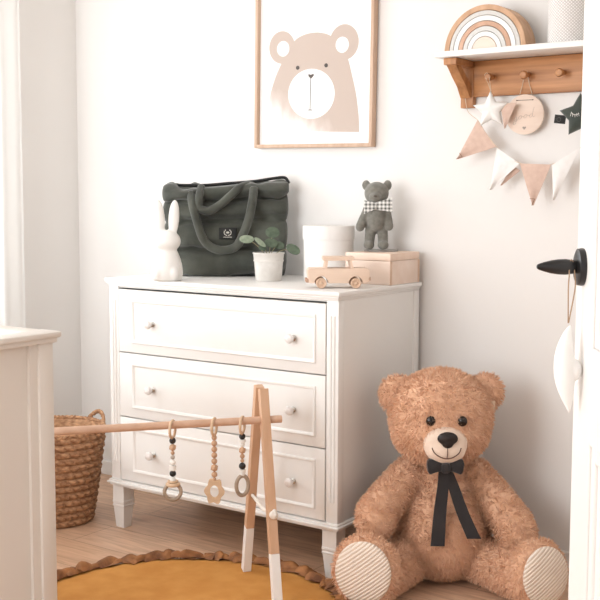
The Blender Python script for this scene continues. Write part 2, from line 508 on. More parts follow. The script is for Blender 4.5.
# rainbow stacker: seven arches, each one loose
rb_cols = [('natural wood', (212, 172, 138), (192, 150, 116)), ('pale grey', (212, 208, 203), None), ('white', (244, 241, 237), None),
           ('pinkish tan', (214, 174, 148), (198, 156, 130)), ('light grey', (216, 213, 209), None), ('white', (244, 241, 237), None)]
rb_lab = ['outermost natural wood arch of the rainbow stacker on the shelf', 'pale grey arch of the rainbow stacker just inside the outermost wooden arch',
          'broad white arch of the rainbow stacker around the pinkish tan arch', 'pinkish tan arch in the middle of the rainbow stacker on the shelf',
          'light grey arch of the rainbow stacker just inside the pinkish tan arch', 'smallest white arch of the rainbow stacker around the half disc']
RBC = Vector((SHX + .137, SHY - .075, SHZ + .1435)); RBR = math.radians(-1)
radii = [.140, .122, .107, .090, .074, .058, .042]
for i in range(6):
    ro = radii[i]; ri = radii[i+1] + .0016
    out = [(ro * math.cos(PI*k/40), ro * math.sin(PI*k/40)) for k in range(41)] + [(ri * math.cos(PI*k/40), ri * math.sin(PI*k/40)) for k in range(40, -1, -1)]
    b = B(); dep = .038
    prism(b, out, -dep, dep, .0012, seg=1)
    c = rb_cols[i]
    mm = mat('rainbow_paint', c[1], .6, c[2], scale=30, stretch=(1, 1, .3)) if c[2] else mat('rainbow_paint', c[1], .6)
    o = obj('rainbow_arch', b, mm)
    tag(o, rb_lab[i], 'toy', 'nested arches of the rainbow stacker', RBC + Vector((0, 0, .0)), RBR)
b = B(); r0 = radii[6]
prism(b, [(r0 * math.cos(PI*k/32), r0 * math.sin(PI*k/32)) for k in range(33)], -.038, .038, .0012, seg=1)
o = obj('rainbow_half_disc', b, m_pine); tag(o, 'natural wood half disc at the centre of the rainbow stacker', 'toy', None, RBC, RBR)

# lattice canister
def lattice_material():
    m = bpy.data.materials.new('lattice_print'); m.use_nodes = True
    nt = m.node_tree; N = nt.nodes; L = nt.links; bs = N['Principled BSDF']; bs.inputs['Roughness'].default_value = .7
    tc = N.new('ShaderNodeTexCoord'); sp = N.new('ShaderNodeSeparateXYZ'); L.new(tc.outputs['Object'], sp.inputs[0])
    at = N.new('ShaderNodeMath'); at.operation = 'ARCTAN2'; L.new(sp.outputs['Y'], at.inputs[0]); L.new(sp.outputs['X'], at.inputs[1])
    u = N.new('ShaderNodeMath'); u.operation = 'MULTIPLY'; u.inputs[1].default_value = 42.0 / (2*PI); L.new(at.outputs[0], u.inputs[0])
    v = N.new('ShaderNodeMath'); v.operation = 'MULTIPLY'; v.inputs[1].default_value = 110; L.new(sp.outputs['Z'], v.inputs[0])
    def tri(op, sc, th):
        s = N.new('ShaderNodeMath'); s.operation = op; L.new(u.outputs[0], s.inputs[0]); L.new(v.outputs[0], s.inputs[1])
        k = N.new('ShaderNodeMath'); k.operation = 'MULTIPLY'; k.inputs[1].default_value = sc; L.new(s.outputs[0], k.inputs[0])
        f = N.new('ShaderNodeMath'); f.operation = 'FRACT'; L.new(k.outputs[0], f.inputs[0])
        g = N.new('ShaderNodeMath'); g.operation = 'LESS_THAN'; g.inputs[1].default_value = th; L.new(f.outputs[0], g.inputs[0])
        return g
    a, c = tri('ADD', 1.0, .33), tri('SUBTRACT', 1.0, .33)
    a2, c2 = tri('ADD', .2, .08), tri('SUBTRACT', .2, .08)
    mx = a
    for q in (c, a2, c2):
        x = N.new('ShaderNodeMath'); x.operation = 'MAXIMUM'; L.new(mx.outputs[0], x.inputs[0]); L.new(q.outputs[0], x.inputs[1]); mx = x
    mc = N.new('ShaderNodeMixRGB'); mc.inputs[1].default_value = lin((244, 241, 238)); mc.inputs[2].default_value = lin((206, 200, 196))
    L.new(mx.outputs[0], mc.inputs[0]); L.new(mc.outputs[0], bs.inputs['Base Color'])
    return m
can = thing('shelf_canister', 'white round canister with a fine lattice pattern at the right of the shelf', 'canister', (1.505, SHY - .085, SHZ + .1435))
b = B(); lathe(b, [(0, 0), (.064, 0), (.066, .003), (.066, .150), (0, .150)], 48); obj('canister_body', b, lattice_material(), can)
b = B(); lathe(b, [(0, .150), (.068, .150), (.069, .153), (.069, .172), (.066, .175), (0, .175)], 48); obj('canister_lid', b, m_white, can)

# ---------- things on the pegs
def star_outline(R, r, n=5, rot=PI/2, soft=0):
    o = []
    for i in range(2*n):
        q = R if i % 2 == 0 else r
        o.append((q * math.cos(rot + PI*i/n), q * math.sin(rot + PI*i/n)))
    return o
def puffy_star(R, r, th, rot=PI/2, n=5):
    """a stuffed star: ridged in the middle, thin at the rim"""
    bb = B(); out = star_outline(R, r, n, rot)
    # subdivide outline
    pts = []
    for i in range(len(out)):
        a, c = out[i], out[(i+1) % len(out)]
        for k in range(4): pts.append((a[0] + (c[0]-a[0])*k/4, a[1] + (c[1]-a[1])*k/4))
    for sgn in (-1, 1):
        rings = []
        for f in (1.0, .93, .8, .6, .35):
            rings.append([bb.verts.new((x*f, sgn * th * math.sqrt(max(0, 1 - f**2.2)) , z*f)) for x, z in pts])
        c = bb.verts.new((0, sgn * th, 0)); n_ = len(pts)
        for A, Bq in zip(rings[:-1], rings[1:]):
            for i in range(n_): bb.faces.new((A[i], A[(i+1) % n_], Bq[(i+1) % n_], Bq[i]))
        for i in range(n_): bb.faces.new((rings[-1][i], rings[-1][(i+1) % n_], c))
    bmesh.ops.remove_doubles(bb, verts=bb.verts[:], dist=1e-5)
    bmesh.ops.recalc_face_normals(bb, faces=bb.faces[:])
    return bb

CAMROT = math.radians(35)
p0 = pegpos(0)
st = thing('hanging_star', 'small white stuffed star hanging from the first peg of the shelf', 'star', p0 + Vector((.018, -.024, -.108)), math.radians(16))
obj('star_body', puffy_star(.060, .030, .017, PI/2 + .05), m_whitecloth, st, ang=60)
b = B(); tube(b, [(-.010, .012, .112), (-.006, .004, .085), (.0, 0, .052)], .0009, 6); tube(b, [(-.026, .016, .112), (-.012, .006, .085), (.0, 0, .052)], .0009, 6)
tube(b, [(-.010, .012, .112), (-.018, .012, .118), (-.026, .016, .112)], .0009, 6)
obj('hanging_loop', b, m_cord, st)

# plaque
p1 = pegpos(1)
pq = thing('wooden_plaque', 'round pale wooden plaque with handwriting and a small heart hanging from a peg', 'plaque', (p1.x - .004, p1.y + .018, p1.z - .124), math.radians(4))
b = B(); lathe(b, [(0, 0), (.061, 0), (.0625, .001), (.0625, .006), (.061, .007), (0, .007)], 56, Matrix.Rotation(PI/2, 4, 'X')); 
obj('plaque_disc', b, mat('plaque_ply', (240, 219, 203), .6, (232, 208, 190), scale=40, stretch=(.1, 1, 1)), pq)
b = B()
def wr(ctrl, rad=.00055):
    tube(b, smooth_path([(x, -.0074, z) for x, z in ctrl], 6), rad, 5)
# "good" in a slanted cursive
k = .0115
def letter_o(x, z): wr([(x + k*.45*math.cos(a), z + k*.42*math.sin(a) + .2*k*math.cos(a)) for a in [i*PI/5 for i in range(11)]])
zb = -.012
letter_o(-.030, zb); wr([(-.0245, zb + .004), (-.0255, zb - .006), (-.029, zb - .016), (-.034, zb - .019), (-.036, zb - .014), (-.028, zb - .008), (-.020, zb - .003)])
letter_o(-.014, zb + .003); wr([(-.009, zb + .005), (-.004, zb + .006), (0.0, zb + .004)])
letter_o(.003, zb + .006); wr([(.008, zb + .008), (.012, zb + .009), (.017, zb + .007)])
letter_o(.021, zb + .008); wr([(.031, zb + .034), (.028, zb + .022), (.026, zb + .008), (.030, zb + .004), (.035, zb + .007)])
obj('handwriting', b, mat('faded_ink', (196, 180, 168), .8), pq)
b = B()
hp = []
for i in range(28):
    a = 2*PI*i/28
    hp.append((16*math.sin(a)**3 * .00036, (13*math.cos(a) - 5*math.cos(2*a) - 2*math.cos(3*a) - math.cos(4*a)) * .00036 - .042))
prism(b, hp, -.0078, -.0069); obj('heart', b, mat('heart_grey', (170, 156, 146), .8), pq, smooth=False)
b = B()
for x in (-.026, .026): ell(b, (x, -.0072, .044 + .0005), (.002, .0012, .002), u=10, v=8)
tube(b, [(-.026, -.0078, .0445), (.026, -.0078, .0445)], .0009, 6)
obj('lacing', b, mat('lacing_brown', (104, 84, 70), .9), pq)
b = B(); tube(b, [(-.026, .003, .045), (-.012, .0, .090), (-.002, -.004, .1325), (.004, -.004, .1325), (.012, 0, .090), (.026, .003, .045)], .0011, 6)
obj('hanging_string', b, m_cord, pq)

# dark green star cushion with a sleeping face
p3 = pegpos(3)
ds = thing('star_cushion', 'dark green star toy with a stitched closed eye and black tag beside the door', 'toy', (1.543, .445, 1.432), math.radians(10))
m_gvel = mat('dark_green_velvet', (62, 70, 62), .75, (44, 52, 46), scale=25, sheen=.4, bump=.2, bscale=60)
sb = obj('star_body', puffy_star(.067, .039, .020, PI/2 + .06), m_gvel, ds, ang=60)
b = B()
for sx in (-1, 1):
    cx = -.014 if sx < 0 else .024
    tube(b, smooth_path([(cx - .012, -.0195, .010), (cx - .006, -.0215, .003), (cx + .004, -.022, .001), (cx + .012, -.0215, .005)], 5), .0009, 5)
    for t_ in (-.011, -.006, 0.0, .005, .010):
        tube(b, [(cx + t_, -.0215, .004 + abs(t_) * .3), (cx + t_ * 1.25, -.0205, -.006 + abs(t_) * .3)], .0007, 5)
obj('stitched_eye', b, mat('white_thread', (236, 232, 226), .9), ds)
b = B(); box(b, -.078, -.044, -.0015, .0015, -.030, -.004, .0005, Matrix.Rotation(.12, 4, 'Y'))
tg_ = obj('tag', b, mat('black_ribbon', (34, 34, 33), .7), ds)
b = B(); torus(b, (-.066, -.0018, -.010), .006, .0006, 'y', 14, 5); obj('tag_mark', b, mat('tag_thread', (96, 94, 90), .9), tg_)
b = B(); torus(b, (.018, .030, .128), .017, .0022, 'y', 28, 8); obj('hanging_ring', b, mat('ring_white', (238, 226, 216), .5), ds)
b = B(); tube(b, [(0, .002, .060), (.015, .027, .112)], .0016, 6); obj('hanging_string', b, m_gvel, ds)

# ---------- bunting
def cloth_mat(n, c, c2): return mat(n, c, .95, c2, scale=60, bump=.25, bscale=300)
m_pink = cloth_mat('pink_felt', (219, 191, 175), (210, 180, 164)); m_wfelt = cloth_mat('white_felt', (245, 242, 239), (241, 237, 233))
m_line = mat('stitch_brown', (150, 112, 88), .9)
bt = thing('pennant_bunting', 'pink and white pennant bunting draped from the left end of the shelf', 'bunting', (1.12, .46, 1.46))
y0_ = 0.0
str_pts = smooth_path([(.012, .030, .060), (.022, .030, .010), (.050, .008, -.012), (.077, -.004, -.029), (.105, -.008, -.066), (.146, -.009, -.114), (.185, -.009, -.146), (.227, -.009, -.167), (.275, -.009, -.174), (.331, -.009, -.172), (.38, -.006, -.148), (.425, -.004, -.118), (.50, .01, -.03)], 8)
b = B(); tube(b, str_pts, .0011, 6); obj('bunting_string', b, m_cord, bt)
def pennant(a, c, apex, m, tip=True, y=0.0, wav=.004):
    """triangle a-c along the string, apex hanging free; slightly curled felt, 2 mm thick"""
    bb = B(); A, C_, P = Vector(a), Vector(c), Vector(apex); n = 10
    for side in (0, 1):
        g = []
        for i in range(n + 1):
            row = []
            for j in range(n + 1):
                u_ = j / n; t_ = i / n
                e = A.lerp(C_, u_); q = e.lerp(P, t_)
                d = wav * math.sin(u_ * PI * 1.3 + .5) * (0.4 + t_)
                row.append(bb.verts.new((q.x, q.y - d + side * .002, q.z)))
            g.append(row)
        for i in range(n):
            for j in range(n):
                f = (g[i][j], g[i][j+1], g[i+1][j+1], g[i+1][j])
                bb.faces.new(f if side else f[::-1])
    bmesh.ops.remove_doubles(bb, verts=bb.verts[:], dist=1e-6)
    pn = obj('pennant', bb, m, bt, ang=60)
    if tip:
        m0, m1 = A.lerp(P, .84), C_.lerp(P, .84)
        bb = B(); tube(bb, [m0 + Vector((0, -.006, 0)), m1 + Vector((0, -.006, 0))], .0008, 5); tube(bb, [m1 + Vector((0, -.006, 0)), P + Vector((0, -.007, 0))], .0011, 5)
        obj('stitched_tip', bb, m_line, pn)
    return pn
pennant((.077, -.006, -.029), (.145, -.011, -.115), (.014, -.020, -.151), m_pink)
pennant((.148, -.010, -.117), (.226, -.011, -.168), (.132, -.018, -.250), m_wfelt, False)
pennant((.196, .004, -.172), (.222, .002, -.190), (.158, .004, -.236), m_pink, False)
pennant((.228, -.012, -.168), (.330, -.012, -.173), (.277, -.020, -.298), m_pink)
pennant((.333, -.010, -.174), (.420, -.008, -.122), (.340, -.008, -.281), m_wfelt, False)
pennant((.150, .004, .020), (.206, .002, .022), (.170, -.004, -.058), m_pink, False, 0, .002)

# ================================================================== THINGS ON THE DRESSER
# generic rabbit-shaped night light (plain, without a face)
TOP = .9005
rb = thing('rabbit_lamp', 'plain white rabbit-shaped night light with long upright ears on the dresser', 'lamp', (.258, .020, TOP), math.radians(35))
m_glow = mat('matte_white_vinyl', (234, 231, 226), .45, sss=.15)
b = B()
lathe(b, [(0, 0), (.046, 0), (.052, .006), (.0545, .022), (.053, .045), (.046, .075), (.037, .098), (.031, .108), (0, .112)], 36, Matrix.Diagonal((1, .85, 1, 1)))
ell(b, (-.026, -.030, .026), (.019, .017, .026)); ell(b, (.026, -.030, .026), (.019, .017, .026))
ell(b, (0, .042, .03), (.017, .017, .017))
ell(b, (.002, -.004, .134), (.046, .038, .038))
for sx, ln in ((-1, 0), (1, 0)):
    ell(b, (sx * .0245, 0, .212), (.0190, .0125, .064), Matrix.Rotation(math.radians(4 * sx), 4, 'Y'))
def remeshed(bm, voxel, iters=6, fac=.5):
    me = bpy.data.meshes.new('tmp'); bm.to_mesh(me); bm.free()
    ob = bpy.data.objects.new('tmp', me); COL.objects.link(ob)
    md = ob.modifiers.new('r', 'REMESH'); md.mode = 'VOXEL'; md.voxel_size = voxel
    if iters:
        sm = ob.modifiers.new('s', 'SMOOTH'); sm.iterations = iters; sm.factor = fac
    dg = bpy.context.evaluated_depsgraph_get(); dg.update()
    me2 = bpy.data.meshes.new_from_object(ob.evaluated_get(dg))
    bpy.data.objects.remove(ob); bpy.data.meshes.remove(me)
    out = bmesh.new(); out.from_mesh(me2); bpy.data.meshes.remove(me2)
    return out
obj('rabbit_body', remeshed(b, .0035, 8), m_glow, rb, ang=180)

# quilted bag
bag = thing('quilted_bag', 'dark green quilted velvet tote bag leaning at the back of the dresser top', 'bag', (.267, .326, TOP), math.radians(35))
m_bag = mat('green_velvet', (84, 86, 76), .75, (48, 50, 43), scale=9, detail=6, sheen=.3, bump=.6, bscale=26, bdist=.006)
b = B(); seg = 96
bands = [0.0, .096, .196, .274, .334]
hw, hd = .219, .068
rings = []
zs = []
for i in range(len(bands) - 1):
    for k in range(12): zs.append((bands[i] + (bands[i+1] - bands[i]) * k / 12, k / 12))
zs.append((bands[-1], 0.0))
for z, f in zs:
    puff = math.sqrt(max(0, math.sin(PI * f))) if f > 0 else 0
    ring = []
    flare = 1.0 + .05 * (z / .334)
    lean = .018 * (z / .334)
    for s in range(seg):
        a = 2*PI*s/seg
        ca, sa = math.cos(a), math.sin(a)
        ex = .32
        x = hw * flare * math.copysign(abs(ca) ** ex, ca); y = hd * math.copysign(abs(sa) ** .55, sa) * (1.0 - .25 * z / .334)
        sc_ = .90 + .10 * puff
        p = Vector((x * (.965 + .035 * puff), y * (.36 + .64 * puff), z))
        nv = noise.noise(Vector((x * 9, y * 9 + 3, z * 16))) * .018 + noise.noise(Vector((x * 24, y * 9, z * 40))) * (.008 + .012 * (1 - puff))
        p.y += nv * (1 if sa < 0 else .3) + lean; p.z += nv * .8 + .010 * noise.noise(Vector((x * 7, 1, z * 5))) * (z / .334) - (.010 * (x / hw - .0) * -1) * (z / .334)
        ring.append(b.verts.new(p))
    rings.append(ring)
for A, Bq in zip(rings[:-1], rings[1:]):
    for s in range(seg): b.faces.new((A[s], A[(s+1) % seg], Bq[(s+1) % seg], Bq[s]))
b.faces.new(rings[0][::-1])
# gathered top closing inwards
last = rings[-1]
inn = [b.verts.new((v.co.x * .97, (v.co.y - .018) * .25 + .018, v.co.z - .012)) for v in last]
for s in range(seg): b.faces.new((last[s], last[(s+1) % seg], inn[(s+1) % seg], inn[s]))
b.faces.new(inn)
zmin = min(v.co.z for v in b.verts)
for v in b.verts:
    if v.co.z < .02: v.co.z = max(v.co.z, 0) if v.co.z > 0 else 0.0
bmesh.ops.recalc_face_normals(b, faces=b.faces[:])
obj('bag_body', b, m_bag, bag, ang=180)
b = B(); tube(b, smooth_path([(-.195, .018, .326), (-.08, .018, .326), (0, .018, .332), (.10, .018, .340), (.165, .018, .350), (.212, .016, .354), (.228, .010, .334)], 6), .0055, 8); obj('zip', b, mat('zip_black', (24, 24, 23), .6), bag)
def bagpt(zx, zy, y): return Vector(((140 + zx / 3.333 - 219) / 303.0, y, (277.5 - (160 + zy / 3.333)) / 303.0))
h1 = [(140, 92, -.030), (150, 135, -.066), (165, 190, -.074), (185, 250, -.075), (215, 284, -.076), (260, 295, -.074), (305, 282, -.074), (332, 235, -.074), (352, 180, -.074), (364, 120, -.066), (368, 75, -.034)]
b = B(); tube(b, smooth_path([bagpt(*q) for q in h1], 8), .0155, 14); obj('handle', b, m_bag, bag, ang=180)
h2 = [(176, 70, -.010), (172, 105, -.054), (172, 142, -.066), (205, 155, -.068), (245, 135, -.064), (285, 100, -.050), (315, 72, -.022), (350, 62, .010), (380, 78, .020), (378, 100, .022)]
b = B(); tube(b, smooth_path([bagpt(*q) for q in h2], 8), .0145, 14); obj('handle', b, m_bag, bag, ang=180)
b = B(); c_ = bagpt(275, 236, 0); box(b, c_.x - .031, c_.x + .031, -.0655, -.040, c_.z - .021, c_.z + .021, .002)
pt = obj('patch', b, mat('patch_black', (26, 26, 25), .7), bag, label='black label patch')
b = B()
for sx in (-1, 1):
    for k in range(5):
        a = math.radians(-70 + 30 * k)
        ell(b, (c_.x + sx * .0125 * math.cos(a), -.0658, c_.z + .004 + .0105 * math.sin(a)), (.0030, .0008, .0018), Matrix.Rotation(-sx * (a + PI/2 - .5), 4, 'Y'), 10, 8)
ell(b, (c_.x, -.0658, c_.z + .004), (.0062, .0008, .0036), None, 14, 8)
for k in range(9): box(b, c_.x - .015 + k * .0034, c_.x - .0128 + k * .0034, -.0664, -.0654, c_.z - .014, c_.z - .011)
obj('emblem', b, mat('patch_thread', (206, 202, 192), .8), pt)

# potted plant
pot = thing('potted_plant', 'small round-leaved green plant in a white pot on the dresser', 'plant', (.531, .232, TOP))
b = B(); lathe(b, [(0, 0), (.043, 0), (.0445, .002), (.0495, .064), (.0515, .066), (.052, .070), (.0505, .072), (.0525, .090), (.0545, .092), (.0545, .096), (.0515, .096), (.050, .080), (0, .080)], 40)
obj('pot', b, mat('chalk_pot', (226, 221, 215), .7, (212, 206, 199), scale=25, bump=.15, bscale=70), pot)
b = B(); lathe(b, [(0, .084), (.030, .084), (.0495, .081)], 24)
obj('soil', b, mat('soil', (62, 48, 38), .95, (40, 30, 24), scale=120, bump=.6), pot)
m_leaf = mat('pilea_leaf', (92, 106, 86), .5, (70, 84, 66), scale=60)
m_leafl = mat('pilea_leaf_pale', (150, 160, 138), .45, (120, 134, 110), scale=60)
m_stem = mat('stem', (150, 140, 104), .6)
def leaf_px(px, py, dy, rx, rz, tilt, mm, cup=.2, th=.0016, pitch=0.):
    """leaf placed in the plant's own space: right / up measured from the pot, dy = towards the viewer"""
    s = 1 / 306.0
    r_ = (px - 270) * s; u_ = (281.5 - py) * s
    c = Vector((r_ * .818 + dy * .573, r_ * .576 - dy * .814, u_))
    base = Vector((r_ * .12, 0, .084))
    bb = B()
    mid = base.lerp(c, .55) + Vector((0, 0, .008))
    tube(bb, smooth_path([base, mid, c + Vector((0, .004, -.003))], 6), .0013, 6)
    stem = obj('stem', bb, m_stem, pot)
    bb = B()
    rot = Matrix.Rotation(CAMROT, 4, 'Z') @ Matrix.Rotation(tilt, 4, 'Y') @ Matrix.Rotation(pitch, 4, 'X')
    ell(bb, c, (rx * s, th, rz * s), rot, 24, 16)
    obj('leaf', bb, mm, stem, ang=180)
leaf_px(247.5, 238, .025, 7.6, 5.0, .05, m_leafl, pitch=-.6)
leaf_px(261.5, 241, .035, 7.4, 2.6, .68, m_leafl, pitch=-.2)
leaf_px(274, 231.5, -.02, 7.5, 6.5, .1, m_leaf, pitch=-.5)
leaf_px(273, 242, .02, 7.2, 5.2, .2, m_leaf, pitch=-.5)
leaf_px(281, 244.5, .01, 5.6, 4.2, .2, m_leaf, pitch=-.4)
leaf_px(295.7, 248.5, .02, 7.8, 4.9, .5, m_leaf, pitch=-.1)
leaf_px(264, 247, .03, 4.2, 3.0, .2, m_leaf, pitch=-.5)

# round white box
hb = thing('hat_box', 'round white lidded box on the dresser behind the wooden car', 'box', (.697, .352, TOP))
m_hat = mat('white_card', (240, 236, 232), .75, bump=.05, bscale=90)
b = B(); lathe(b, [(0, 0), (.083, 0), (.085, .002), (.0855, .142), (0, .142)], 56); obj('box_body', b, m_hat, hb)
b = B(); lathe(b, [(.086, .142), (.088, .142), (.0885, .144), (.0885, .185), (.087, .188), (0, .188)], 56); obj('lid', b, m_hat, hb)

# wooden chest (pale box with lid) and teddy on it
wb = thing('wooden_box', 'pale pine box with a lid at the back right of the dresser', 'box', (.889, .393, TOP))
b = B(); box(b, -.090, .083, -.093, .100, .0, .078, .0015); 
obj('box_body', b, m_pine, wb)
b = B(); box(b, -.090, .083, -.093, .100, .079, .103, .0015); obj('lid', b, wood('pine_lid', (244, 220, 202), (234, 204, 182), 0, 6), wb)
for y0, y1 in ((-.0936, -.082), (.089, .1006)):
    b = B(); box(b, .0828, .0832, y0, y1, .0, .003)
    for k in range(5):
        z = .004 + k * .016
        box(b, .0826, .0838, y0, y1, z, z + .008)
    box(b, .0822, .0834, y0, y1, .001, .077)
    obj('finger_joint', b, wood('joint_pine', (226, 194, 168), (212, 176, 148), 1, 6), wb)
WBT = TOP + .1035

td = thing('grey_teddy', 'small grey knitted teddy bear with a gingham neckerchief standing on the wooden box', 'toy', (.853, .410, WBT), math.radians(30))
def knit(name, c1, c2):
    m = mat(name, c1, .95, c2, scale=70, bump=0, sheen=.3)
    nt = m.node_tree; N = nt.nodes; L = nt.links
    w = N.new('ShaderNodeTexWave'); w.inputs['Scale'].default_value = 130; w.inputs['Distortion'].default_value = 1.2; w.bands_direction = 'Z'
    tc = N.new('ShaderNodeTexCoord'); L.new(tc.outputs['Object'], w.inputs['Vector'])
    bp = N.new('ShaderNodeBump'); bp.inputs['Strength'].default_value = .5; bp.inputs['Distance'].default_value = .002
    L.new(w.outputs['Fac'], bp.inputs['Height']); L.new(bp.outputs[0], N['Principled BSDF'].inputs['Normal'])
    return m
m_knit = knit('grey_knit', (140, 137, 128), (120, 117, 108))
b = B()
H = 1 / 296.0
def T(px, py): return ((px - 376.5) * H, (250 - py) * H)
def te(px, py, y, rx, ry, rz, rot=None):
    x, z = T(px, py); ell(b, (x, y, z), (rx * H, ry * H, rz * H), rot, 20, 14)
te(376, 194, -.006, 12.2, 11, 11.5); te(375, 198, -.036, 6.5, 6, 5)
te(365.5, 186, .006, 4.2, 3, 5.2); te(386.8, 186, .006, 4.2, 3, 5.4)
te(376, 218, -.006, 10, 12, 14); te(375, 214, -.002, 9.5, 9, 8)
def limb(p, q, r0, r1, y0, y1, n=7):
    for i in range(n):
        t_ = i / (n - 1); te(p[0] + (q[0]-p[0])*t_, p[1] + (q[1]-p[1])*t_, y0 + (y1-y0)*t_, r0+(r1-r0)*t_, r0+(r1-r0)*t_, (r0+(r1-r0)*t_)*1.1)
limb((367, 209), (360, 227), 4.0, 4.6, -.004, -.016); limb((386, 209), (388.5, 226), 4.0, 4.6, -.004, -.016)
limb((370.5, 228), (369, 244.5), 5.6, 5.0, 0, 0); limb((382, 228), (383, 244.5), 5.6, 5.0, 0, 0)
te(369, 245.2, -.014, 5.4, 7.5, 4.6); te(383, 245.2, -.014, 5.6, 7.5, 4.6)
zl = min(v.co.z for v in b.verts)
for v in b.verts: v.co.z += .0052 - zl
obj('teddy_body', remeshed(b, .003, 3), m_knit, td, ang=180)
b = B(); 
for x, y_ in ((-.012, 0), (.010, 0)): ell(b, (x, -.0405, .195), (.0018, .0012, .0018), None, 10, 8)
x, z = T(375, 196.5); ell(b, (x, -.058, z + .004), (.0055, .0025, .004), None, 12, 8)
obj('nose', b, mat('brown_thread', (92, 84, 76), .8), td)
def gingham():
    m = bpy.data.materials.new('gingham'); m.use_nodes = True
    nt = m.node_tree; N = nt.nodes; L = nt.links; bs = N['Principled BSDF']; bs.inputs['Roughness'].default_value = .9
    tc = N.new('ShaderNodeTexCoord'); sp = N.new('ShaderNodeSeparateXYZ'); L.new(tc.outputs['Object'], sp.inputs[0])
    outs = []
    for ax in ('X', 'Z'):
        k_ = N.new('ShaderNodeMath'); k_.operation = 'MULTIPLY'; k_.inputs[1].default_value = 78; L.new(sp.outputs[ax], k_.inputs[0])
        f = N.new('ShaderNodeMath'); f.operation = 'FRACT'; L.new(k_.outputs[0], f.inputs[0])
        g = N.new('ShaderNodeMath'); g.operation = 'LESS_THAN'; g.inputs[1].default_value = .5; L.new(f.outputs[0], g.inputs[0]); outs.append(g)
    a = N.new('ShaderNodeMath'); a.operation = 'ADD'; L.new(outs[0].outputs[0], a.inputs[0]); L.new(outs[1].outputs[0], a.inputs[1])
    h = N.new('ShaderNodeMath'); h.operation = 'MULTIPLY'; h.inputs[1].default_value = .5; L.new(a.outputs[0], h.inputs[0])
    r = N.new('ShaderNodeValToRGB'); r.color_ramp.elements[0].color = lin((240, 238, 234)); r.color_ramp.elements[1].color = lin((104, 106, 100))
    L.new(h.outputs[0], r.inputs[0]); L.new(r.outputs[0], bs.inputs['Base Color'])
    return m
m_gh = gingham()
b = B()
x0_, z0_ = T(376, 206)
lathe(b, [(.033, -.018), (.0375, -.008), (.036, .008), (.028, .014)], 28, Matrix.Translation((0, -.005, z0_ + .006)))
# flared ends of the neckerchief
for pts in (((376, 203), (391.5, 198.5), (392, 213), (378, 210)), ((377, 204), (364, 201), (364, 214.5), (375, 210))):
    prism(b, [(T(px, py)[0], T(px, py)[1] + .006) for px, py in pts], -.047, -.043, .0008)
obj('neckerchief', b, m_gh, td, label='black and white gingham neckerchief')
b = B(); 
lathe(b, [(0, 0), (.056, 0), (.058, .0015), (.056, .004), (0, .004)], 40)
o = obj('display_disc', b, mat('grey_disc', (158, 152, 146), .5)); tag(o, 'thin grey round disc on the wooden box under the grey teddy', 'disc', None, (.862, .424, WBT))
for ch in td.children: ch.location.z += .0
td.location.z = WBT

# wooden toy car
cr = thing('wooden_car', 'pale wooden toy car parked on the dresser in front of the pine box', 'toy', (.874, .133, TOP), math.radians(38))
s = 1 / 318.0
def cx(px): return (px - 338.0) * s
def cz(py): return (288.0 - py) * s
m_car = wood('car_beech', (234, 208, 188), (222, 192, 168), 0, 6)
b = B()
body = [(308, 270.5), (309.5, 268.2), (312, 268.2), (368, 268), (370, 270), (370.2, 281), (366.5, 283)]
arch = lambda c, r: [(c + r * math.cos(a), 283 - r * math.sin(a)) for a in [PI * i / 12 for i in range(13)]]
out = body + arch(356.3, 7.0) + arch(321.8, 7.0) + [(309, 282.5)]
hwid = .036
prism(b, [(cx(x), cz(y)) for x, y in out][::-1], -hwid, hwid, .0012, seg=1)
obj('car_body', b, m_car, cr, smooth=False)
b = B()
prism(b, [(cx(x), cz(y)) for x, y in ((324, 256.5), (354, 256.5), (354.6, 258), (354.6, 260.4), (323.6, 260.4), (323.4, 258))], -hwid * .95, hwid * .95, .001, seg=1)
obj('roof', b, m_car, cr, smooth=False)
b = B()
for a0, a1 in (((325.2, 328.2), (326.4, 329.0)), ((350.0, 352.6), (348.8, 351.6))):
    pass
prism(b, [(cx(x), cz(y)) for x, y in ((326.0, 260.2), (328.6, 260.2), (327.6, 268.6), (324.8, 268.6))], -hwid * .9, hwid * .9)
prism(b, [(cx(x), cz(y)) for x, y in ((349.8, 260.2), (352.2, 260.2), (354.2, 268.6), (351.2, 268.6))], -hwid * .9, hwid * .9)
obj('pillar', b, m_car, cr, smooth=False)
for px_ in (321.8, 356.3):
    for sy in (-1, 1):
        b = B(); mw = Matrix.Translation((cx(px_), sy * (hwid - .003), 5.2 * s)) @ Matrix.Rotation(PI/2 * (1 if sy < 0 else -1), 4, 'X')
        lathe(b, [(0, -.006), (5.1*s, -.006), (5.2*s, -.004), (5.2*s, .007), (4.6*s, .009), (3.4*s, .008), (3.2*s, .006), (1.8*s, .006), (1.4*s, .009), (0, .0095)], 28, mw)
        obj('wheel', b, wood('wheel_beech', (222, 190, 164), (206, 170, 142), 0, 6), cr)
for px_, pz in ((308.0, 280.5), (369.8, 278.5)):
    b = B(); box(b, cx(px_) - 1.6*s, cx(px_) + 1.4*s, -hwid, hwid, cz(pz + 1.8), cz(pz - 1.8), .0015); obj('bumper', b, wood('bumper_wood', (196, 158, 134), (180, 140, 116), 1, 6), cr)

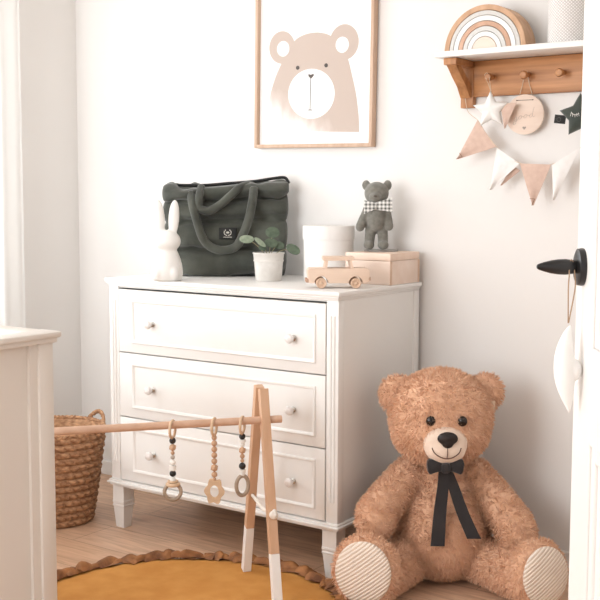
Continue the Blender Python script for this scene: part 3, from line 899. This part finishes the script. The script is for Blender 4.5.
# ================================================================== BIG TEDDY
O_ = Vector((1.198, .258, 0))
bear = thing('teddy_bear', 'large light brown plush teddy bear with a black bow sitting beside the dresser', 'teddy bear', O_, math.radians(35.14))
m_fur = mat('bear_fur', (241, 196, 163), .9, (229, 180, 144), scale=26, detail=3, sheen=.3)
b = B()
def E(x, y, z, rx, ry, rz, rot=None): ell(b, (x, y, z), (rx, ry, rz), rot, 28, 18)
RX = lambda a: Matrix.Rotation(a, 4, 'X')
RY = lambda a: Matrix.Rotation(a, 4, 'Y')
RZ = lambda a: Matrix.Rotation(a, 4, 'Z')
E(-.004, .0, .165, .150, .145, .165); E(-.006, -.050, .145, .130, .132, .140); E(-.006, .01, .285, .115, .100, .110); E(0, .0, .335, .085, .08, .07)
# head
E(-.018, -.045, .516, .158, .128, .144); E(-.020, -.060, .478, .150, .122, .112); E(-.018, -.115, .468, .085, .07, .062)
E(-.090, -.075, .455, .062, .06, .055); E(.056, -.075, .455, .062, .06, .055)
# ears
E(-.147, -.022, .576, .058, .032, .062, RY(-.3)); E(.120, -.022, .584, .057, .032, .060, RY(.3))
def chain(pts, n=9):
    pts = [Vector(p) for p in pts]
    for i in range(len(pts) - 1):
        for k in range(n):
            q = pts[i].lerp(pts[i+1], k / n); r = q[3]
            E(q[0], q[1], q[2], r, r, r)
    q = pts[-1]; E(q[0], q[1], q[2], q[3], q[3], q[3])
chain([(-.110, -.015, .320, .056), (-.178, -.065, .262, .057), (-.217, -.115, .225, .060), (-.222, -.130, .208, .058)], 6)
chain([(.095, -.015, .316, .056), (.156, -.065, .250, .057), (.198, -.118, .195, .060), (.208, -.135, .172, .057)], 6)
# legs
chain([(-.105, -.06, .074, .070), (-.170, -.16, .070, .067), (-.225, -.25, .078, .072)], 6)
chain([(.095, -.06, .074, .070), (.155, -.15, .070, .067), (.208, -.24, .076, .070)], 6)
def foot(c, n, rw, rh):
    n = Vector(n).normalized()
    side = n.cross(Vector((0, 0, 1))).normalized(); up = side.cross(n)
    mw = Matrix((side, n, up)).transposed().to_4x4()
    E(c[0], c[1], c[2], rw, .052, rh, mw)
    return mw
FL, FN_L = Vector((-.258, -.280, .108)), Vector((-.30, -.95, .10))
FR, FN_R = Vector((.238, -.288, .102)), Vector((.42, -.90, .10))
foot(FL, FN_L, .098, .102); foot(FR, FN_R, .093, .098)
body = remeshed(b, .007, 3, .5)
zl = min(v.co.z for v in body.verts)
for v in body.verts: v.co.z = max(v.co.z, .006) 

def fur(bm, n, length, width, seed, keep=None):
    """plush pile: short curved tufts rooted on the body surface, part of the same mesh"""
    rng = random.Random(seed)
    bm.normal_update()
    tris = bm.calc_loop_triangles()
    P0 = np.array([[l.vert.co[:] for l in t] for t in tris]); N0 = np.array([[l.vert.normal[:] for l in t] for t in tris])
    ar = np.linalg.norm(np.cross(P0[:, 1] - P0[:, 0], P0[:, 2] - P0[:, 0]), axis=1)
    rs = np.random.RandomState(seed)
    idx = rs.choice(len(ar), n, p=ar / ar.sum())
    u = rs.rand(n); v = rs.rand(n); fl = u + v > 1; u[fl] = 1 - u[fl]; v[fl] = 1 - v[fl]
    p = P0[idx, 0] * (1-u-v)[:, None] + P0[idx, 1] * u[:, None] + P0[idx, 2] * v[:, None]
    nn = N0[idx].mean(1); nn /= np.linalg.norm(nn, axis=1)[:, None] + 1e-9
    V = []; F = []
    for i in range(n):
        pt = Vector(p[i]); no = Vector(nn[i])
        if keep is not None and not keep(pt): continue
        g = Vector((noise.noise(pt * 45), noise.noise(pt * 45 + Vector((7, 3, 1))), noise.noise(pt * 45 + Vector((1, 9, 4)))))
        d = (no * 1.3 + g * .8 + Vector((0, 0, -.35)) + Vector((rng.uniform(-.4, .4), rng.uniform(-.4, .4), rng.uniform(-.4, .4)))).normalized()
        if d.dot(no) < .15: d = (d + no * .5).normalized()
        L = length * rng.uniform(.6, 1.25)
        s_ = d.cross(Vector((rng.uniform(-1, 1), rng.uniform(-1, 1), rng.uniform(-1, 1)))).normalized() * width
        q = pt + d * L * .55; e = pt + (d + Vector((0, 0, -.4)) * .5).normalized() * L
        if min(q.z, e.z) < .002: continue
        k_ = len(V); V += [pt - s_, pt + s_, q + s_ * .8, q - s_ * .8, e]
        F += [(k_, k_+1, k_+2, k_+3), (k_+3, k_+2, k_+4)]
    me = bpy.data.meshes.new('t'); me.from_pydata([tuple(a) for a in V], [], F)
    bm.from_mesh(me); bpy.data.meshes.remove(me)
def pad_clear(pt):
    for c, n_, rw, rh in ((FL, FN_L, .080, .086), (FR, FN_R, .072, .080)):
        n_ = n_.normalized(); d = pt - c
        if d.dot(n_) > .012 and (d - n_ * d.dot(n_)).length < rw: return False
    if pt.y < -.15 and (Vector((pt.x + .019, (pt.z - .452) * 1.15))).length < .056: return False
    return True
fur(body, 60000, .0125, .0012, 3, pad_clear)
obj('plush_body', body, m_fur, bear, ang=180)
# foot pads: ribbed cream velour
def rib_material():
    m = bpy.data.materials.new('ribbed_velour'); m.use_nodes = True
    nt = m.node_tree; N = nt.nodes; L = nt.links; bs = N['Principled BSDF']; bs.inputs['Roughness'].default_value = .8
    tc = N.new('ShaderNodeTexCoord')
    w = N.new('ShaderNodeTexWave'); w.inputs['Scale'].default_value = 34; w.bands_direction = 'DIAGONAL'
    mp = N.new('ShaderNodeMapping'); mp.inputs['Rotation'].default_value = (0, math.radians(38), 0)
    w.bands_direction = 'Z'; L.new(tc.outputs['Object'], mp.inputs[0]); L.new(mp.outputs[0], w.inputs['Vector'])
    r = N.new('ShaderNodeValToRGB'); r.color_ramp.elements[0].position = .1; r.color_ramp.elements[0].color = lin((222, 198, 176)); r.color_ramp.elements[1].position = .5; r.color_ramp.elements[1].color = lin((248, 232, 217))
    L.new(w.outputs['Fac'], r.inputs[0]); L.new(r.outputs[0], bs.inputs['Base Color'])
    bp = N.new('ShaderNodeBump'); bp.inputs['Strength'].default_value = .6; bp.inputs['Distance'].default_value = .004
    L.new(w.outputs['Fac'], bp.inputs['Height']); L.new(bp.outputs[0], bs.inputs['Normal'])
    return m
m_rib = rib_material()
for c, n_, rw, rh in ((FL, FN_L, .083, .090), (FR, FN_R, .078, .085)):
    n_ = n_.normalized(); side = n_.cross(Vector((0, 0, 1))).normalized(); up = side.cross(n_)
    mw = Matrix((side, n_, up)).transposed().to_4x4(); b = B()
    ell(b, c + n_ * .038, (rw, .020, rh), mw, 36, 20)
    obj('foot_pad', b, m_rib, bear, ang=180)
m_muz = mat('cream_plush', (240, 216, 196), .9, bump=.3, bscale=220, sheen=.3)
b = B(); ell(b, (-.019, -.166, .455), (.067, .038, .056), None, 32, 20); ell(b, (-.019, -.176, .438), (.060, .035, .041), None, 32, 20)
mz = obj('muzzle', remeshed(b, .004, 6), m_muz, bear, ang=180)
b = B(); ell(b, (-.017, -.204, .479), (.031, .014, .020), None, 24, 16); ell(b, (-.017, -.206, .466), (.018, .012, .016), None, 20, 14)
obj('nose', remeshed(b, .0025, 4), mat('nose_felt', (34, 26, 24), .55), mz, ang=180)
b = B()
tube(b, [(-.018, -.215, .452), (-.018, -.214, .436), (-.019, -.2115, .420)], .0013, 6)
tube(b, smooth_path([(-.062, -.1985, .450), (-.055, -.2055, .436), (-.038, -.2115, .425), (-.019, -.2135, .421), (.000, -.2115, .425), (.017, -.2055, .436), (.024, -.1985, .450)], 5), .0016, 6)
obj('stitched_smile', b, mat('brown_stitch', (92, 58, 44), .8), mz)
m_eye = mat('eye_plastic', (30, 20, 16), .12)
for x in (-.063, .031):
    b = B(); ell(b, (x, -.167 if x < 0 else -.170, .524), (.0145, .011, .0155), None, 20, 14)
    e = obj('eye', b, m_eye, bear, ang=180)
# seam lines over the brow
# bow
m_bow = mat('black_ribbon_velvet', (36, 31, 32), .75, sheen=.3)
b = B()
def ribbon(pts, w0, w1, th=.002):
    P = smooth_path(pts, 8); t = bmesh.new(); R_ = []
    for i, p in enumerate(P):
        f = i / (len(P) - 1); w_ = w0 + (w1 - w0) * f
        R_.append([t.verts.new(p + Vector((sx * w_, yy, 0))) for sx, yy in ((-1, 0), (1, 0), (1, -th), (-1, -th))])
    for A, Bq in zip(R_[:-1], R_[1:]):
        for k_ in range(4): t.faces.new((A[k_], A[(k_+1) % 4], Bq[(k_+1) % 4], Bq[k_]))
    t.faces.new(R_[0][::-1]); t.faces.new(R_[-1])
    bmesh.ops.recalc_face_normals(t, faces=t.faces[:])
    merge(b, t)
yb = -.165
ribbon([(-.022, yb, .384), (-.024, -.172, .330), (-.034, -.186, .250), (-.042, -.205, .155)], .015, .021)
ribbon([(-.016, yb, .384), (.006, -.170, .330), (.034, -.186, .250), (.066, -.206, .178)], .015, .021)
bow = obj('bow', b, m_bow, bear, label='black ribbon bow')
for sx in (-1, 1):
    b = B()
    t = bmesh.new()
    prof = [(.002, .009), (.016, .015), (.030, .021), (.040, .020), (.043, .008), (.041, -.010), (.036, -.020), (.024, -.014), (.002, -.008)]
    prism(b, [(-.020 + sx * x * 1.3, .390 + z * 1.2) for x, z in prof], -.196, -.172, .006)
    obj('bow_loop', b, m_bow, bow)
b = B(); box(b, -.033, -.007, -.204, -.176, .374, .404, .006); obj('bow_knot', b, m_bow, bow)
b = B(); box(b, .126, .146, -.064, -.060, .530, .566, .001, None)
obj('care_tag', b, mat('cream_label', (236, 208, 182), .8), bear, label='small cream label on the ear')

# ================================================================== FLOOR THINGS
# rug
rug = thing('round_rug', 'round mustard yellow rug with a brown ruffled edge on the wooden floor', 'rug', (.7635, -.515, .0))
b = B(); RR = .497
rings = []
for r_, z in ((.0, .010), (.1, .010), (.2, .010), (.3, .010), (.4, .010), (.47, .010), (.492, .008), (RR, .001)):
    if r_ == 0: rings.append([b.verts.new((0, 0, z))]); continue
    rings.append([b.verts.new((r_ * math.cos(2*PI*i/96), r_ * math.sin(2*PI*i/96), z + (.0025 * noise.noise(Vector((r_ * 9 * math.cos(2*PI*i/96), r_ * 9 * math.sin(2*PI*i/96), 0))) if z > .005 else 0))) for i in range(96)])
for A, Bq in zip(rings[:-1], rings[1:]):
    for i in range(96):
        j = (i + 1) % 96
        if len(A) == 1: b.faces.new((A[0], Bq[i], Bq[j]))
        else: b.faces.new((A[i], Bq[i], Bq[j], A[j]))
bmesh.ops.recalc_face_normals(b, faces=b.faces[:])
obj('rug_top', b, mat('mustard_cotton', (208, 146, 72), .95, (197, 133, 60), scale=14, bump=.3, bscale=240), rug, ang=180)
b = B(); rngp = random.Random(11); NP = 62
for k_ in range(NP * 2):
    lay = k_ % 2
    a = 2*PI*(k_ + rngp.uniform(-.35, .35)) / (NP * 2)
    ln = rngp.uniform(.036, .070) - .012 * lay; wd = rngp.uniform(.026, .044); tw = rngp.uniform(-.7, .7); lift = rngp.uniform(.004, .026); roll = rngp.uniform(-.018, .018)
    rb_ = .478; m_, n_ = 8, 8; V_ = []
    for i in range(m_ + 1):
        f = i / m_; row = []
        hwid_ = wd * (1 - .75 * max(0, f - .45) ** 1.2 / .49) * (1 if f < .99 else .55)
        for j in range(n_ + 1):
            g = j / n_ * 2 - 1
            u_ = f * ln; v_ = g * hwid_
            z = .0125 + lay * .004 + lift * math.sin(PI * min(1, f * 1.05)) * (1 - .55 * g * g) + roll * g * f - .010 * f * f + .004 * f * math.sin(g * 4 + k_)
            rr = rb_ + u_ * math.cos(tw) - v_ * math.sin(tw); tt = v_ * math.cos(tw) + u_ * math.sin(tw)
            x = rr * math.cos(a) - tt * math.sin(a); y = rr * math.sin(a) + tt * math.cos(a)
            row.append(b.verts.new((x, y, max(z, .0015))))
        V_.append(row)
    for i in range(m_):
        for j in range(n_): b.faces.new((V_[i][j], V_[i][j+1], V_[i+1][j+1], V_[i+1][j]))
obj('ruffle', b, mat('brown_ruffle', (176, 118, 68), .7, (116, 72, 40), scale=24), rug, ang=180, label='brown ruffled border')

# basket
bk = thing('wicker_basket', 'round woven seagrass basket standing between the left wall and the dresser', 'basket', (-.234, -.052, 0))
m_sea = mat('seagrass', (204, 158, 118), .8, (138, 94, 64), scale=55, stretch=(1, 1, 2.2), detail=6, bump=.5, bscale=120, lo=.3, hi=.7)
b = B(); nseg = 300; rowsN = 13; sub = 10; BH = .338
def brad(z): return .130 + .050 * (z / BH) ** .9
G = []
for i in range(rowsN * sub + 1):
    z = BH * i / (rowsN * sub); row_ = i // sub if i < rowsN * sub else rowsN - 1; v_ = (i / sub) - row_; line = []
    for s_ in range(nseg):
        a = 2*PI*s_/nseg; u_ = a / (2*PI) * 30 + (.5 if row_ % 2 else 0)
        sk = (u_ + .45 * (v_ - .5)) % 1.0
        bmp = math.sqrt(max(0, math.sin(PI * v_))) * (.3 + .7 * abs(math.sin(PI * sk)) ** .7)
        r_ = brad(z) + .016 * bmp - .006
        line.append(b.verts.new((r_ * math.cos(a), r_ * math.sin(a), z)))
    G.append(line)
for A, Bq in zip(G[:-1], G[1:]):
    for s_ in range(nseg): b.faces.new((A[s_], A[(s_+1) % nseg], Bq[(s_+1) % nseg], Bq[s_]))
inner = []
for z, dr_ in ((BH + .006, -.004), (BH, -.016), (.2, -.016), (.02, -.014)):
    inner.append([b.verts.new(((brad(z) + dr_) * math.cos(2*PI*s_/nseg), (brad(z) + dr_) * math.sin(2*PI*s_/nseg), z)) for s_ in range(nseg)])
seq = [G[-1]] + inner
for A, Bq in zip(seq[:-1], seq[1:]):
    for s_ in range(nseg): b.faces.new((A[s_], A[(s_+1) % nseg], Bq[(s_+1) % nseg], Bq[s_]))
b.faces.new(inner[-1]); b.faces.new(G[0][::-1])
bmesh.ops.recalc_face_normals(b, faces=b.faces[:])
obj('basket_body', b, m_sea, bk, ang=180)
b = B()
for k_ in range(2):
    pts = [((brad(BH) - .003) * math.cos(2*PI*i/160), (brad(BH) - .003) * math.sin(2*PI*i/160), BH + .004 + .005 * math.sin(2*PI*i/160 * 36 + PI * k_)) for i in range(160)]
    tube(b, [(p[0] + .004 * p[0] / .19 * math.cos(i * .9 + PI * k_), p[1] + .004 * p[1] / .19 * math.cos(i * .9 + PI * k_), p[2]) for i, p in enumerate(pts)], .007, 8, closed=True)
obj('rim_braid', b, m_sea, bk, ang=180)
for base_a in (78, 258):
    b = B()
    for k_ in range(2):
        pts = []
        for i in range(40):
            t_ = i / 39; a = math.radians(base_a - 22 + 44 * t_)
            R_ = brad(BH) - .002 + .014 * math.sin(PI * t_)
            h_ = BH - .03 + .068 * math.sin(PI * t_) ** .7
            tw = t_ * 34 + PI * k_
            pts.append((R_ * math.cos(a) + .004 * math.cos(tw), R_ * math.sin(a), h_ + .004 * math.sin(tw)))
        tube(b, smooth_path(pts, 2), .0055, 8)
    obj('handle', b, m_sea, bk, ang=180)

# play gym
gym = thing('play_gym', 'beech baby play gym with white dipped legs standing on the round rug', 'play gym', (.8345, -.2105, 0))
dB = Vector((-.595, -.804, 0)).normalized(); dF = Vector((.27, -.20, 0)).normalized()
GZ = .535
bar_a = Vector((0, 0, GZ)) - dB * .050 + dF * .040; bar_b = Vector((0, 0, GZ + .006)) + dB * .715 + dF * .040
b = B(); tube(b, [bar_a, bar_a.lerp(bar_b, .3), bar_a.lerp(bar_b, .7), bar_b], .0112, 20); obj('crossbar', b, m_gymbar, gym)
m_dip = mat('white_paint', (244, 240, 236), .5)
def aframe(off, z0):
    for sgn, o2 in ((1, -.001), (-1, .001)):
        footp = off + dF * (.172 * sgn) + dB * o2 * -1
        topp = off + dF * (.024 * sgn) + dB * o2 * -1 + Vector((0, 0, .625))
        footp.z = z0
        cutp = footp.lerp(topp, .245)
        b = B(); bar(b, cutp, topp, .026, .026, dB, .0015); lg = obj('leg', b, m_gymleg, gym, smooth=False)
        b = B(); bar(b, footp, cutp, .0262, .0262, dB, .0015); obj('dipped_tip', b, m_dip, lg, smooth=False, label='white dipped tip')
aframe(Vector((0, 0, 0)), .013); aframe(dB * .665, .013)
b = B()
def gp(sgn, z):
    t_ = z / .625; return dF * ((.172 - .148 * t_) * sgn) + Vector((0, 0, z))
pA, pB = gp(-1, .275), gp(1, .275)
tube(b, smooth_path([pA - dF * .030, pA, pA.lerp(pB, .3) + Vector((0, 0, -.006)), pA.lerp(pB, .6) + Vector((0, 0, -.012)), pB, pB + dF * .028], 5), .0055, 8)
ell(b, pB + dF * .022, (.014, .012, .013), None, 12, 10); ell(b, pB + dF * .028 + Vector((0, 0, .004)), (.009, .008, .015), None, 12, 10)
tube(b, smooth_path([pB + dF * .024, pB + dF * .034 + Vector((0, 0, .006)), pB + dF * .044 + Vector((0, 0, .002))], 4), .003, 8)
obj('rope', b, mat('cotton_rope', (238, 230, 220), .95, bump=.4, bscale=300), gym)
b = B(); ell(b, pA - dF * .022, (.008, .008, .009), None, 12, 10); obj('rope_stop', b, m_gymleg, gym)

# hanging toys
c_blk = mat('bead_black', (36, 33, 32), .5); c_wht = mat('bead_white', (240, 235, 228), .5); c_wd = wood('bead_wood', (206, 166, 132), (188, 146, 112), 0, 10); c_gry = mat('bead_grey', (186, 172, 158), .6)
c_ring = wood('ring_wood', (222, 190, 158), (206, 172, 138), 0, 10); c_rdk = wood('ring_grey_wood', (176, 156, 136), (158, 138, 118), 0, 10)
def bar_at(t_): return Vector(gym.location) + bar_a.lerp(bar_b, (t_ + .050) / .765)
SC = 1 / 343.0
def toy(t_, lab, beads, end):
    P = bar_at(t_)
    t = thing('hanging_toy', lab, 'toy', P, math.radians(35), 'toys hanging from the play gym bar')
    ax = Matrix.Rotation(math.radians(-90), 3, 'Z')
    b = B(); torus(b, (0, 0, -.0125), .0245, .0042, 'y', 28, 8, rot=Matrix.Rotation(math.radians(78), 3, 'Z')); obj('hook_ring', b, c_ring, t)
    z = -.036; zmin = z
    for kind, d in beads:
        r_ = d * SC / 2
        b = B()
        if kind == 'disc': lathe(b, [(0, -r_ * .4), (r_ * 1.1, -r_ * .4), (r_ * 1.2, 0), (r_ * 1.1, r_ * .4), (0, r_ * .4)], 18, Matrix.Translation((0, 0, z - r_ * .4))); hh = r_ * .8; mm = c_wht
        elif kind == 'gem':
            tmp = bmesh.new(); bmesh.ops.create_icosphere(tmp, subdivisions=1, radius=r_ * 1.12); merge(b, tmp, Matrix.Translation((0, 0, z - r_))); hh = r_ * 2; mm = c_wd
        else:
            ell(b, (0, 0, z - r_), (r_, r_, r_), None, 16, 12); hh = r_ * 2; mm = {'b': c_blk, 'w': c_wht, 'n': c_wd, 'g': c_gry}[kind]
        obj('bead', b, mm, t, ang=20 if kind == 'gem' else 40)
        z -= hh
    b = B(); tube(b, [(0, 0, -.030), (0, 0, z - .004)], .0012, 6); obj('cord', b, m_cord, t)
    end(t, z)
def end_ring(t, z):
    b = B(); torus(b, (0, 0, z - 1.5 * SC), 5.5 * SC, 1.9 * SC, 'z', 24, 8); torus(b, (0, 0, z + 1.5 * SC), 4.2 * SC, 1.2 * SC, 'z', 24, 8); obj('small_ring', b, c_ring, t)
    b = B(); torus(b, (0, -.006, z - 8.5 * SC), 8.0 * SC, 1.9 * SC, 'y', 32, 10, rot=Matrix.Rotation(.15, 3, 'Z')); obj('teething_ring', b, c_rdk, t)
def end_star(t, z):
    b = B(); n = 16; o_ = []
    for i in range(64):
        a = 2*PI*i/64; q = (11.2 + 1.3 * math.cos(6 * a + .4)) * SC
        o_.append((q * .82 * math.cos(a), q * 1.1 * math.sin(a)))
    i_ = [(4.3 * SC * math.cos(2*PI*i/64), 6.3 * SC * math.sin(2*PI*i/64)) for i in range(64)]
    rows_ = []
    for y, ol in ((-.005, i_), (-.005, o_), (.005, o_), (.005, i_)):
        rows_.append([b.verts.new((x, y, z - 10 * SC + zz)) for x, zz in ol])
    for k_ in range(4):
        A, Bq = rows_[k_], rows_[(k_ + 1) % 4]
        for i in range(64): b.faces.new((A[i], A[(i+1) % 64], Bq[(i+1) % 64], Bq[i]))
    bmesh.ops.recalc_face_normals(b, faces=b.faces[:])
    obj('teether', b, c_ring, t, ang=30)
def end_oval(t, z):
    b = B(); torus(b, (0, 0, z - 9 * SC), 9.2 * SC, 2.0 * SC, 'y', 32, 10, rx=.72, rz=1.08, rot=Matrix.Rotation(.5, 3, 'Z')); obj('teething_ring', b, c_rdk, t)

gymloc = Vector(gym.location)
def t_for(px):
    best = None
    for i in range(0, 640):
        t_ = i / 1000.0
        d = bar_at(t_) - CAM
        x = 300 + 1090.76 * d.dot(cR) / d.dot(cF)
        if best is None or abs(x - px) < best[0]: best = (abs(x - px), t_)
    return best[1]
TOYS = (.275, .153, .069)
toy(TOYS[0], 'hanging toy with two wooden rings at its end, furthest left on the gym bar', [('b', 6.5), ('gem', 7), ('n', 4), ('g', 4.5), ('w', 6), ('disc', 6), ('disc', 6), ('b', 6.5), ('w', 6)], end_ring)
toy(TOYS[1], 'hanging toy of all wooden beads with a scalloped teether, middle of the gym bar', [('n', 5.5), ('n', 6), ('n', 6), ('n', 6), ('n', 6), ('gem', 7.5), ('n', 6), ('n', 4)], end_star)
toy(TOYS[2], 'hanging toy ending in one oval ring, nearest the legs of the play gym', [('b', 6.5), ('disc', 6), ('w', 5), ('gem', 7), ('n', 5), ('n', 4), ('b', 7), ('disc', 6), ('w', 5)], end_oval)

# ================================================================== COT
m_cot = mat('cot_white', (229, 221, 212), .45)
cot = thing('cot', 'white wooden cot with a solid end panel in the left foreground', 'cot', (.700, -.894, 0))
CL, CWd, CH = 1.28, .74, .832
for x in (0, -CL + .045):
    b = B(); ps = []
    box(b, x - .042, x, -.045, 0, 0, CH, .002); box(b, x - .042, x, -CWd, -CWd + .045, 0, CH, .002)
    box(b, x - .038, x - .018, -CWd + .045, -.045, .14, CH, .0)
    box(b, x - .038, x - .006, -CWd + .045, -.045, .10, .16, .002)
    # inner step of the panel
    box(b, x - .036, x - .008, -.070, -.045, .14, CH, .0); box(b, x - .036, x - .008, -CWd + .045, -CWd + .070, .14, CH, .0)
    obj('end_panel', b, m_cot, cot)
    b = B()
    box(b, x - .052, x + .006, -CWd - .010, .010, CH - .010, CH + .004, .003)
    box(b, x - .058, x + .014, -CWd - .018, .018, CH + .003, CH + .018, .004)
    obj('top_rail', b, m_cot, cot)
for y in (0, -CWd + .04):
    b = B()
    box(b, -CL + .06, -.058, y - .048 if y == 0 else y - .052, y + .012 if y == 0 else y + .008, CH - .03, CH + .018, .004); box(b, -CL + .06, -.045, y - .034, y - .006, .26, .31, .003)
    obj('side_rail', b, m_cot, cot)
    for k_ in range(13):
        b = B(); xx = -.115 - k_ * .0865
        tube(b, [(xx, y - .020, .305), (xx, y - .020, CH - .025)], .0085, 10); obj('slat', b, m_cot, cot)
b = B(); box(b, -CL + .06, -.05, -CWd + .045, -.045, .27, .29); obj('bed_base', b, m_cot, cot)
b = B(); box(b, -CL + .065, -.055, -CWd + .05, -.05, .2905, .40, .02); o = obj('mattress', b, m_whitecloth); tag(o, 'white mattress lying inside the cot', 'mattress', None, (.700, -.894, 0))

# ================================================================== DOOR
dd = Vector((.543, -.840, 0)).normalized(); dn = Vector((-.840, -.543, 0)).normalized()
E0 = Vector((2.2005, -1.280, 0)); DL = .82
m_door = mat('door_paint', (243, 239, 235), .4)
b = B()
mwD = Matrix((dd, -dn, Vector((0, 0, 1)))).transposed().to_4x4(); mwD.translation = E0
box(b, 0, DL, .008, .036, .008, 2.02, 0, mwD)
for x0, x1, z0, z1 in ((0, .105, .008, 2.02), (DL - .105, DL, .008, 2.02), (.105, DL - .105, .008, .22), (.105, DL - .105, .86, .99), (.105, DL - .105, 1.90, 2.02)):
    box(b, x0, x1, 0, .040, z0, z1, .002, mwD)
for z0, z1 in ((.22, .86), (.99, 1.90)):
    for a0, a1, c0, c1 in ((.105, .125, z0, z1), (DL - .125, DL - .105, z0, z1), (.125, DL - .125, z0, z0 + .02), (.125, DL - .125, z1 - .02, z1)):
        box(b, a0, a1, .003, .030, c0, c1, .003, mwD)
door = struct('door_1', b, m_door)
HZ = 1.093
hp0 = E0 + dd * .040 + Vector((0, 0, HZ))
mh = Matrix((dd, -dd.cross(dn), dn)).transposed().to_4x4()
mh = Matrix((dd, Vector((0, 0, 1)), dn)).transposed().to_4x4(); mh.translation = hp0
b = B(); lathe(b, [(0, 0), (.0255, 0), (.026, .003), (.025, .008), (.020, .010), (0, .010)], 36, mh); hd_ = obj('handle_rosette', b, m_black, door)
b = B(); lathe(b, [(0, .009), (.0085, .009), (.0098, .016), (.0108, .024), (.0104, .034), (.0090, .044), (.0066, .053), (.0042, .060), (.0028, .0625), (0, .0635)], 24, mh); obj('door_handle', b, m_black, door)
# moon toy on the handle
mq = hp0 + dd * .010 + dn * .017
mo = thing('moon_toy', 'white stuffed moon hanging by a cord from the black door handle', 'toy', mq, math.radians(36))
b = B()
tube(b, smooth_path([(.004, 0, -.011), (.0045, 0, -.030), (-.003, 0, -.076)], 5), .0009, 6); tube(b, smooth_path([(-.004, -.001, -.011), (-.0045, 0, -.030), (-.0035, 0, -.076)], 5), .0009, 6)
tube(b, [(.004, 0, -.011), (.003, .004, .006), (0, .006, .0105), (-.003, .004, .006), (-.004, -.001, -.011)], .0009, 6)
obj('hanging_cord', b, mat('brown_cord', (176, 146, 118), .9), mo)
b = B()
K = 1 / 735.0
spine = [(568.5, 323, 1.2), (565.5, 332, 4.5), (563.5, 345, 8), (563, 358, 10.2), (563.5, 372, 10.5), (565, 385, 9), (567, 397, 6), (568.5, 406, 3), (569.5, 412, 1.0)]
sp_ = [Vector(((x - 568.5) * K, 0, (265 - y) * K)) for x, y, r_ in spine]
tube(b, smooth_path(sp_, 5), [max(.0008, v.x) for v in smooth_path([(r_ * K, 0, 0) for _, _, r_ in spine], 5)], 18)
ell(b, ((573.5 - 568.5) * K, -.002, (265 - 368) * K), (6.5 * K, 8 * K, 11 * K))
obj('moon_body', remeshed(b, .0018, 4), m_whitecloth, mo, ang=180)
